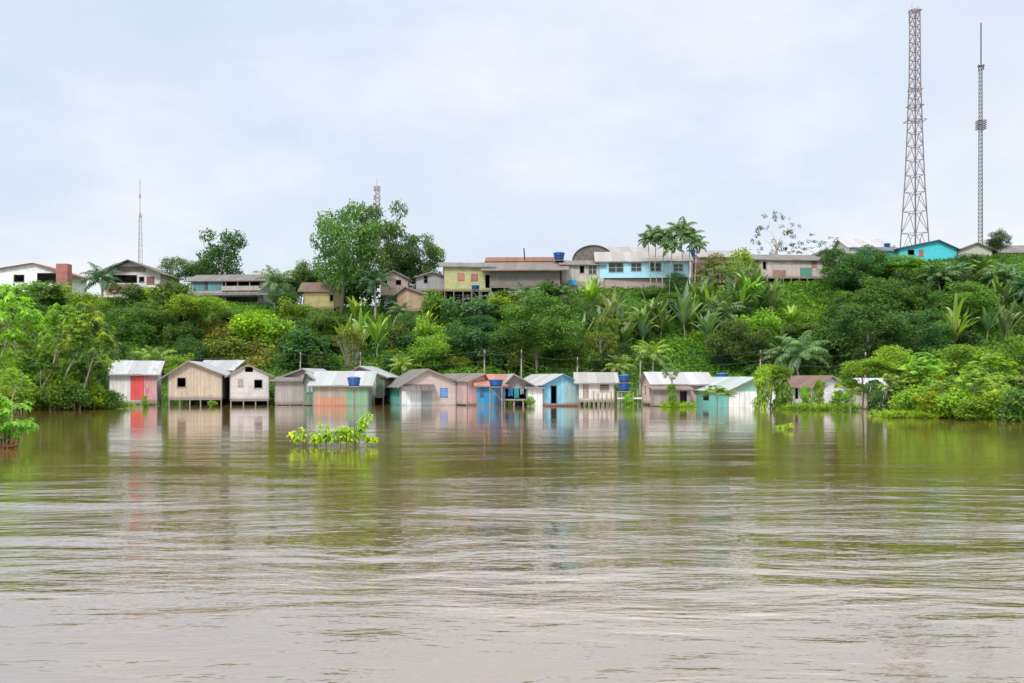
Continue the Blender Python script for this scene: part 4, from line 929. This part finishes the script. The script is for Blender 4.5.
('palm', 1005, 300, 46, 50, GR, 'large grey-green palm at the right end of the hilltop'),
('palm', 1024, 310, 46, 50, BL, 'blue-green palm at the very right edge of the photo'),
('tree', 965, 328, 48, 56, MD, 'rounded tree below the turquoise house', .95),
('banana', 955, 360, 56, 42, LT, 'tall banana plant with bright upright leaves on the right hillside'),
('banana', 988, 345, 42, 34, GR, 'banana plant right of the tall bright banana plant'),
('banana', 1006, 350, 44, 36, GR, 'banana plant close to the right edge of the hillside'),
('tree', 1020, 372, 40, 44, DK, 'dark tree at the right edge above the flooded thicket', .95),
('bush', 935, 330, 30, 34, DK, 'dark bush between the broad green tree and the rounded tree'),
('bush', 30, 320, 30, 40, MD, 'green bush below the white house at left'),
('bush', 85, 320, 30, 40, LT, 'light bush below the red brick tower'),
('bush', 5, 325, 30, 40, MD, 'green bush at the left edge of the slope'),
]
GV = {'tree': 'trees on the hillside', 'bush': 'bushes on the hillside', 'banana': 'banana plants on the hillside', 'palm': 'palms on the hillside', 'open': 'sparse trees', 'dome': 'trees on the hillside', 'twig': 'leafless shrubs', 'cec': 'flooded trees'}
for e in LAB:
    kind, px, pb, hp, wp, col, lab = e[:7]; tr = e[7] if len(e) > 7 else None
    Y = {'dark undergrowth seen between the left stilts of the lime yellow house': 146, 'dark undergrowth seen between the right stilts of the lime yellow house': 146,
         'dark leafy bush just right of the small yellow board shack': 144, 'dark foliage between the orange-brown cabin and the grey hilltop hut': 146,
         'leafy tree to the left of the small yellow board shack': 148, 'dark leafy tree behind the small yellow board shack': 148, 'dark tree showing between the pink striped and the grey hilltop huts': 150,
         'dense dark leafy mass under the pair of biggest trees': 145, 'bushy tree between the grey-green coconut palm and the biggest tree': 147,
         'tall dark tree standing behind the teal-shuttered veranda house': 152, 'low dark tree filling the gap between the round-crowned tree and the tall dark tree': 150,
         'tall bare tree with small round leaf tufts behind the weathered stilt hut': 150, 'lower sparse tree with thin twigs just right of the tall bare tree': 150,
         'darker olive tree behind the two small hilltop huts': 150, 'second biggest tree, its crown touching the biggest tree on the right': 146, 'tiny leafless tree beside the lattice tower base': 152}.get(lab)
    plant(kind, px, pb, hp, wp, col, lab, Y=Y, group=GV[kind], tr=tr, lean=2 if 'biggest tree of' in lab else 0)
for i, (px, t, ln, wp) in enumerate([(655, 228, -4, 38), (664, 225, 2, 38), (672, 234, 3, 32), (681, 222, 0, 40), (690, 226, 4, 36), (697, 232, 3, 30), (648, 234, -3, 28)]):
    plant('acai', px-ln, 297+(i % 3)*3, 297-t, wp, MD, ['second from the left, slim', 'third from the left, slim', 'middle one, short and slim', 'fifth from the left, the tallest', 'next to last on the right, slim', 'last one on the right, short', 'leftmost and lowest one, slim'][i]+' thin palm before the light blue house', group='slender palms before the light blue house', lean=ln)
# fillers that nothing tells apart, per zone
ZN = [(-30, 105, 300, 400, 30, (MD, LT, DK), 'green bush in the thicket behind the flooded trees at left'),
      (105, 200, 310, 385, 20, (MD, LT, DK), 'green bush in the thicket above the red and white shack'),
      (285, 345, 315, 380, 16, (MD, DK, LT), 'green bush in the thicket above the grey board shack'),
      (385, 500, 312, 375, 34, (MD, BL, DK, LT), 'leafy bush in the dark thicket above the teal and pink huts'),
      (500, 640, 312, 380, 15, (DK, MD, OL), 'shaded bush under the banana plants and the large spreading tree'),
      (640, 760, 300, 345, 7, (MD, DK, GR), 'bush filling between the banana plants of the middle slope'),
      (745, 840, 335, 385, 14, (DK, MD), 'dark bush in the shade around the big arching palm'),
      (1048, 1170, 275, 385, 22, (DK, MD, LT), 'bush of the right hillside beyond the far right house'),
      (835, 1050, 280, 385, 52, (DK, MD, DK, GR), 'dark bush in the dense wood of the right hillside')]
for x0, x1, y0, y1, n, cols, lab in ZN:
    for i in range(n):
        px = x0+(x1-x0)*((i*.618+rs.random()*.3) % 1); py = y0+(y1-y0)*((i+rs.random())/n)
        ridge = float(np.interp(px, [p for p, y in RIDGE], [y for p, y in RIDGE])); py = max(py, ridge+11)
        plant('bush', px, py, min(rs.uniform(16, 32), max(7, py-ridge-5)), rs.uniform(20, 38), rs.choice(cols), lab, group='bushes of one thicket: '+lab.split(' in ')[-1] if ' in ' in lab else 'bushes filling the middle slope')
for i in range(20):
    px = 572+210*((i*.618+.1) % 1); plant('banana', px, 312+50*((i*.37) % 1), rs.uniform(30, 44), rs.uniform(28, 40), rs.choice((LT, GR, LT, MD)), 'banana plant among the others of the dense grove in the middle of the hillside', group='banana grove in the middle of the hillside')
for i in range(10):
    px = 925+110*((i*.618+.1) % 1); plant('banana', px, 295+65*((i*.37) % 1), rs.uniform(26, 40), rs.uniform(26, 36), rs.choice((LT, GR, MD)), 'banana plant among the trees of the right hillside', group='banana plants scattered on the right hillside')
for i in range(7):
    px = 340+150*((i*.618+.1) % 1); plant('banana', px, 325+35*((i*.37) % 1), rs.uniform(24, 34), rs.uniform(24, 32), rs.choice((LT, MD)), 'banana plant half hidden in the bushes left of the large spreading tree', group='banana plants half hidden left of the large spreading tree')
# flooded trees on the left
for (px, pb, hp, wp, Y, ln, c, lab, k) in [
    (-6, 410, 135, 60, 84, 16, LT, 'tallest flooded tree cut by the left edge of the photo', 'cec'), (30, 409, 122, 50, 83, 34, LT, 'flooded tree with a long pale trunk leaning right, second from the left', 'cec'),
    (22, 408, 112, 50, 88, -8, MD, 'flooded tree behind the leaning pale trunk at left', 'cec'), (52, 408, 118, 56, 83.5, 34, LT, 'flooded tree with slanting trunk below the red brick tower', 'cec'),
    (78, 408, 98, 46, 84, 18, MD, 'flooded tree left of the red and white shack, second nearest to it', 'cec'), (100, 408, 66, 40, 88, -4, LT, 'low flooded tree right beside the red and white shack', 'cec'),
    (60, 409, 76, 44, 85, -6, LT, 'shorter flooded tree in the middle of the left group', 'cec'), (10, 410, 74, 44, 82, -6, LT, 'shorter flooded tree close to the left edge', 'cec'),
    (-8, 421, 66, 40, 60, 4, YL, 'near yellow-green flooded tree at the left edge behind the closest bush', 'cec'), (12, 415, 50, 34, 72, 4, LT, 'low flooded tree just behind the closest bush at left', 'cec'),
    (84, 408, 58, 36, 86, 4, MD, 'small flooded tree with thin upright trunk in the left group', 'cec'), (38, 409, 62, 40, 83, 3, MD, 'small flooded tree behind the near bright bush at left', 'cec')]:
    plant(k, px, pb, hp, wp, c, lab, Y=Y, lean=ln, group='flooded trees on the left', tr=.72)
for i, (px, hp, wp, Y) in enumerate([(2, 34, 40, 84), (22, 28, 34, 86), (44, 30, 36, 86), (66, 26, 34, 87), (86, 24, 34, 87), (104, 20, 26, 88), (54, 44, 40, 89), (88, 48, 40, 90), (20, 52, 44, 90), (112, 18, 22, 86), (24, 30, 34, 81), (50, 26, 32, 82), (74, 28, 32, 83), (62, 34, 34, 84), (8, 26, 40, 82), (34, 22, 30, 83), (94, 24, 30, 85), (16, 84, 40, 92), (50, 90, 40, 93), (80, 70, 36, 92), (70, 60, 36, 92), (36, 66, 38, 93), (2, 68, 40, 93)]):
    plant('bush', px, 409, hp, wp, rs.choice((LT, MD, LT, YL)), 'leafy bush rising from the water between the flooded trees at left', Y=Y, group='bushes between the flooded trees at left')
# right thicket
for (k, px, pb, hp, wp, Y, c, lab, tr) in [
    ('dome', 862, 415, 58, 54, 78, LT, 'dome-shaped shrub with bright flat top, leftmost of the right thicket', .45), ('dome', 893, 416, 70, 48, 78, LT, 'tall dome-shaped shrub, second from the left in the right thicket', .5),
    ('cec', 925, 417, 70, 52, 74, LT, 'yellowing lobed-leaf tree in the middle of the right thicket', .7), ('dome', 962, 417, 76, 58, 76, LT, 'tall bright tree in the right half of the thicket', .6),
    ('cec', 990, 418, 70, 52, 70, YL, 'yellow-tinged lobed-leaf tree right of the tall bright tree', .7), ('dome', 1022, 418, 82, 52, 74, LT, 'tallest bright tree at the right edge of the thicket', .6),
    ('cec', 1012, 419, 46, 40, 66, LT, 'low lobed-leaf tree near the right edge of the water', .7), ('cec', 945, 418, 44, 40, 68, LT, 'low lobed-leaf tree in the middle of the thicket', .8),
    ('vine', 875, 415, 36, 20, 77, MD, 'creeper-hung trunk under the leftmost dome shrub', None), ('vine', 893, 416, 44, 18, 76, MD, 'creeper-hung trunk under the second dome shrub', None), ('vine', 910, 416, 34, 18, 75, MD, 'creeper-hung trunk beside the yellowing tree', None),
    ('vine', 762, 411, 42, 18, 85, LT, 'left column of the creeper-covered pair before the mint green house', 1), ('vine', 781, 411, 44, 22, 86, LT, 'right column of the creeper-covered pair before the mint green house', 1),
    ('vine', 806, 410, 24, 12, 86, LT, 'short creeper column before the rust-roofed white hut', None), ('vine', 819, 411, 32, 13, 86, LT, 'taller creeper column before the rust-roofed white hut', None),
    ('cec', 850, 415, 44, 34, 79, LT, 'lobed-leaf tree between the rust-roofed hut and the leftmost dome shrub', .8), ('cec', 905, 417, 54, 44, 74, LT, 'lobed-leaf tree right of the second dome shrub', .8),
    ('cec', 975, 418, 58, 44, 66, LT, 'lobed-leaf tree in the right half before the tall bright tree', .8), ('vine', 930, 417, 40, 20, 71, LT, 'creeper-hung trunk below the yellowing tree', None), ('vine', 955, 418, 44, 22, 69, MD, 'creeper-hung trunk below the tall bright tree', None),
    ('bush', 840, 411, 24, 26, 85, LT, 'loose shrub right of the rust-roofed white hut', None), ('dome', 770, 411, 47, 28, 86, LT, 'bright crown over the creeper-covered pair before the mint green house', .38),
    ('cec', 717, 411, 28, 36, 84, LT, 'small umbrella-shaped tree on thin stems before the mint green house', .7),
    ('vine', 672, 407, 22, 9, 92, LT, 'slim leafy sapling before the long pink house', 1), ('open', 671, 408, 46, 18, 92, GR, 'thin-stemmed tree with a few drooping leaves above the pink house roof', .4),
    ('vine', 629, 408, 15, 10, 92, YL, 'bright leafy clump between the posts of the stacked tanks', None), ('vine', 145, 405, 11, 7, 94, YL, 'small bright plant before the red panel of the leftmost shack', None),
    ('bush', 212, 405, 6, 9, 94, LT, 'tiny round plant floating before the beige gabled hut', None), ('bush', 530, 401, 9, 12, 96, YL, 'yellow-green potted plants on the deck before the white annex', None)]:
    plant(k, px, pb, hp, wp, c, lab, Y=Y, tr=tr, group='flooded shrubs and trees on the right' if px > 700 else None)
for i, (px, hp, wp, Y) in enumerate([(915, 30, 40, 70), (935, 24, 40, 66), (955, 28, 40, 65), (975, 24, 40, 62), (998, 30, 44, 62), (1020, 34, 44, 60), (905, 22, 30, 72), (945, 40, 40, 72), (975, 44, 44, 70), (1010, 44, 44, 68), (1035, 48, 44, 66), (925, 46, 36, 76)]):
    plant('bush', px, HY+2500/Y, hp, wp, rs.choice((LT, MD, LT, YL)), 'bright leafy bush at the waterline of the right thicket', Y=Y, group='bushes at the waterline on the right')

# ---- ground cover over the slope
def ground_cover(name, label, x0, x1, y0, y1, n, L, mat, cat, hmax=.7, seed=1, mask=None):
    rg = np.random.default_rng(seed); X = rg.uniform(x0, x1, n); Yy = y0+(y1-y0)*rg.uniform(0, 1, n)
    if mask is not None: k = mask(X, Yy, rg); X, Yy = X[k], Yy[k]; n = len(X)
    lump = (np.sin(X*1.3+Yy*.7)+np.sin(X*.6-Yy*1.1+1)+np.sin(X*2.3+Yy*1.9+2))/6+.5
    Z = terrain(X, Yy)+rg.uniform(0, 1, n)**.7*hmax*(.3+lump)*np.interp(Yy, [127, 137], [1, .3])
    D = rdir(rg, n); D[:, 2] = np.abs(D[:, 2])*.8+.1; l = L*rg.uniform(.5, 1.4, n)
    mb = MB(); mb.leaves(np.stack([X, Yy, Z], 1), D, rdir(rg, n)*.6+np.array([0, -.3, .9]), l, l*.5)
    return tag(mb.build(name, mat), label, cat, None, 'stuff')
def covermat(stops):
    m = foliage(.31, .35, (1.5, 1.3, .6), .3).copy(); nt = m.node_tree; o = objc(nt)
    c = ramp(nt, noise(nt, o, .16, 4), stops); oi = [n for n in nt.nodes if n.type == 'OBJECT_INFO'][0]
    for l in list(nt.links):
        if l.from_node == oi: s_ = l.to_socket; nt.links.remove(l); nt.links.new(c, s_)
    return m
ground_cover('undergrowth', 'dense green undergrowth covering the whole hillside', -86, 92, 104.5, 141, 170000, .42, covermat([(.3, (.05,.14,.03)), (.48, (.09,.22,.028)), (.62, (.13,.27,.025)), (.75, (.16,.22,.04))]), 'undergrowth', 1.1)
pc = hit(238, 350)
ground_cover('dry_grass', 'yellow-brown dry grass patch above the whitewashed hut', pc.x-7, pc.x+6, pc.y-8, pc.y+7, 9000, .5, covermat([(.35, (.13,.19,.03)), (.5, (.22,.20,.05)), (.65, (.14,.24,.03))]), 'grass', 1.6, 4)
pc = hit(712, 362)
ground_cover('bright_grass', 'bright green grass clearing above the long pink house', pc.x-6, pc.x+9, pc.y-7, pc.y+5, 9000, .35, covermat([(.35, (.10,.27,.02)), (.65, (.17,.34,.025))]), 'grass', 1.0, 5)
pc = hit(808, 302)
ground_cover('slope_grass', 'light green grass slope below the weathered stilt hut', pc.x-7, pc.x+6, pc.y-9, pc.y+7, 9000, .35, covermat([(.35, (.10,.25,.02)), (.65, (.2,.3,.03))]), 'grass', .9, 6)
# ---- floating grass at the right shore and left shore
def float_mat(name, label, x0, x1, yfun, n, col, seed, h=.35):
    rg = np.random.default_rng(seed); X = rg.uniform(x0, x1, n); Yy = np.array([yfun(x) for x in X])+rg.uniform(0, 1, n)*rg.uniform(0, 5, n)
    D = rdir(rg, n); D[:, 2] = np.abs(D[:, 2])+.2; l = rg.uniform(.15, .4, n)
    mb = MB(); mb.leaves(np.stack([X, Yy, rg.uniform(-.02, h, n)*rg.uniform(.2, 1, n)], 1), D, rdir(rg, n)*.7+np.array([0, -.2, .8]), l, l*.4)
    return tag(mb.build(name, FOLS, color=col), label, 'floating grass', None, 'stuff')
float_mat('floating_grass', 'bright floating grass fringe along the right thicket', Xat(900, 64), Xat(1100, 58), lambda x: 66-(x-24)*.18+math.sin(x*2)*.5, 6000, YL, 7)
float_mat('floating_grass', 'thin strip of floating grass before the rust-roofed white hut', Xat(785, 84), Xat(872, 80), lambda x: 83+math.sin(x*1.7)*.6, 2500, LT, 8, .5)
float_mat('floating_grass', 'low grass strip at the foot of the flooded trees at left', Xat(40, 86), Xat(122, 86), lambda x: 86+math.sin(x*1.3)*.6, 2500, LT, 9, .5)
float_mat('floating_grass', 'small floating leaves before the long pink house', Xat(660, 93), Xat(694, 93), lambda x: 91.5, 500, YL, 10, .5)

# ---- near plants in the water
def near_plant(label, px, pyb, Y, n, hgt, spread, col, seed, lean=(0, 0), leafl=.25, name='flooded_plant', group='flooded plants before the houses', drop=True, wl=.36):
    rg = np.random.default_rng(seed); root = empty(name, (Xat(px, Y), Y, 0), label, 'water plant', group)
    st = MB(); lv = MB()
    for i in range(n):
        a = rg.uniform(0, 6.28); b0 = np.array([math.cos(a), math.sin(a), 0])*spread*rg.uniform(.0, .6)
        e = b0*1.5+np.array([lean[0], lean[1], hgt])*rg.uniform(.55, 1.05)+rg.normal(size=3)*.05
        ts = np.linspace(0, 1, 6); pts = [b0*(1-t)+e*t+np.array([0, 0, .08*math.sin(t*3)]) for t in ts]; pts[0] = pts[0]+np.array([0, 0, -.5])
        st.tube([tuple(p) for p in pts], [.012, .011, .01, .008, .006, .004], 5)
        for t in np.arange(.25, 1.02, .075 if drop else .05):
            p = np.array([np.interp(t, ts, [q[j] for q in pts]) for j in range(3)])
            for sg in (1, -1):
                a2 = rg.uniform(0, 6.28); dx, dy = math.cos(a2), math.sin(a2); el = rg.uniform(.1, .8); q = p.copy(); L = leafl*rg.uniform(.7, 1.25); lp = [q.copy()]
                for k in range(5): q = q+np.array([dx*math.cos(el), dy*math.cos(el), math.sin(el)])*L/5; el -= .42 if drop else .25; lp.append(q.copy())
                strip(lv, lp, np.array([.1, .75, 1, .85, .5, .03])*L*wl*.5, (0, 0, 1), -.15)
    st.build('stems', bark((.2,.24,.08)), root); o = lv.build('leaves', FOLS, root, color=col); return root
NY = (.46,.58,.03); NG = (.34,.52,.03)
near_plant('drooping yellow-green plant, leftmost of the clump standing in mid river', 301, 447, 38, 5, .75, .4, NY, 1)
near_plant('low leafy plant second from the left in the mid river clump', 316, 447, 38, 6, .42, .4, NY, 2)
near_plant('taller drooping plant in the middle of the mid river clump', 325, 447, 37.6, 6, .85, .35, NG, 3)
near_plant('low drooping plant right of the middle of the mid river clump', 338, 447, 37.6, 6, .7, .35, NG, 4)
near_plant('dense plant at the foot of the leaning frond in the mid river clump', 349, 447, 37.6, 6, .85, .32, NY, 5)
near_plant('leaning leafy frond reaching up right from the mid river clump', 353, 447, 37.6, 9, 1.25, .14, NG, 6, lean=(.62, 0), leafl=.26)
near_plant('small separate plant just right of the mid river clump', 371, 446, 38, 5, .5, .25, NY, 7)
near_plant('tiny sprig sticking out of open water before the creeper-covered pair', 789, 430, 50, 3, .28, .15, NY, 8)
near_plant('very small floating sprig left of the tiny sprig in open water', 780, 428, 52, 2, .15, .3, NG, 9)
# near bush at the left edge
nb = empty('near_bush', (Xat(8, 37), 37, 0), 'bright large-leaved bush standing in the water at the left edge, closest to the camera', 'bush', s=1.15)
rg = np.random.default_rng(12); lv = MB(); st = MB()
for i in range(30):
    a = rg.uniform(0, 6.28); r = rg.uniform(0, .75)**.8; h_ = rg.uniform(.35, 2.0)*(1-.45*r)
    e = np.array([math.cos(a)*r*1.1-.25, math.sin(a)*r*.9, h_]); b0 = e*np.array([.35, .35, 0])
    st.tube([tuple(b0+np.array([0, 0, -.5])), tuple((b0+e)/2+np.array([0, 0, .1])), tuple(e)], [.03, .02, .008], 5)
    for k in range(9):
        d_ = rdir(rg, 1)[0]; d_[2] = abs(d_[2])*.5; palmate(lv, rg, e+d_*rg.uniform(.08, .32)-np.array([0, 0, .2])*rg.random(), d_*.6+np.array([0, -.25, .8]), rg.uniform(.14, .24), 6)
st.build('stems', bark((.2,.2,.1)), nb); lv.build('leaves', FOLS, nb, color=(.20,.42,.025))
mb = MB(); rg = np.random.default_rng(3)
for i in range(22):
    a = rg.uniform(0, 6.28); mb.tube([(.0+.3*math.cos(a)*rg.random(), .2*math.sin(a)-.2, rg.uniform(.0, .1)), (.05+.42*math.cos(a), .2*math.sin(a)-.3, rg.uniform(.02, .36))], [.03, .012], 5)
mb.build('dead_leaves', paint((.22,.085,.03), .8), nb)
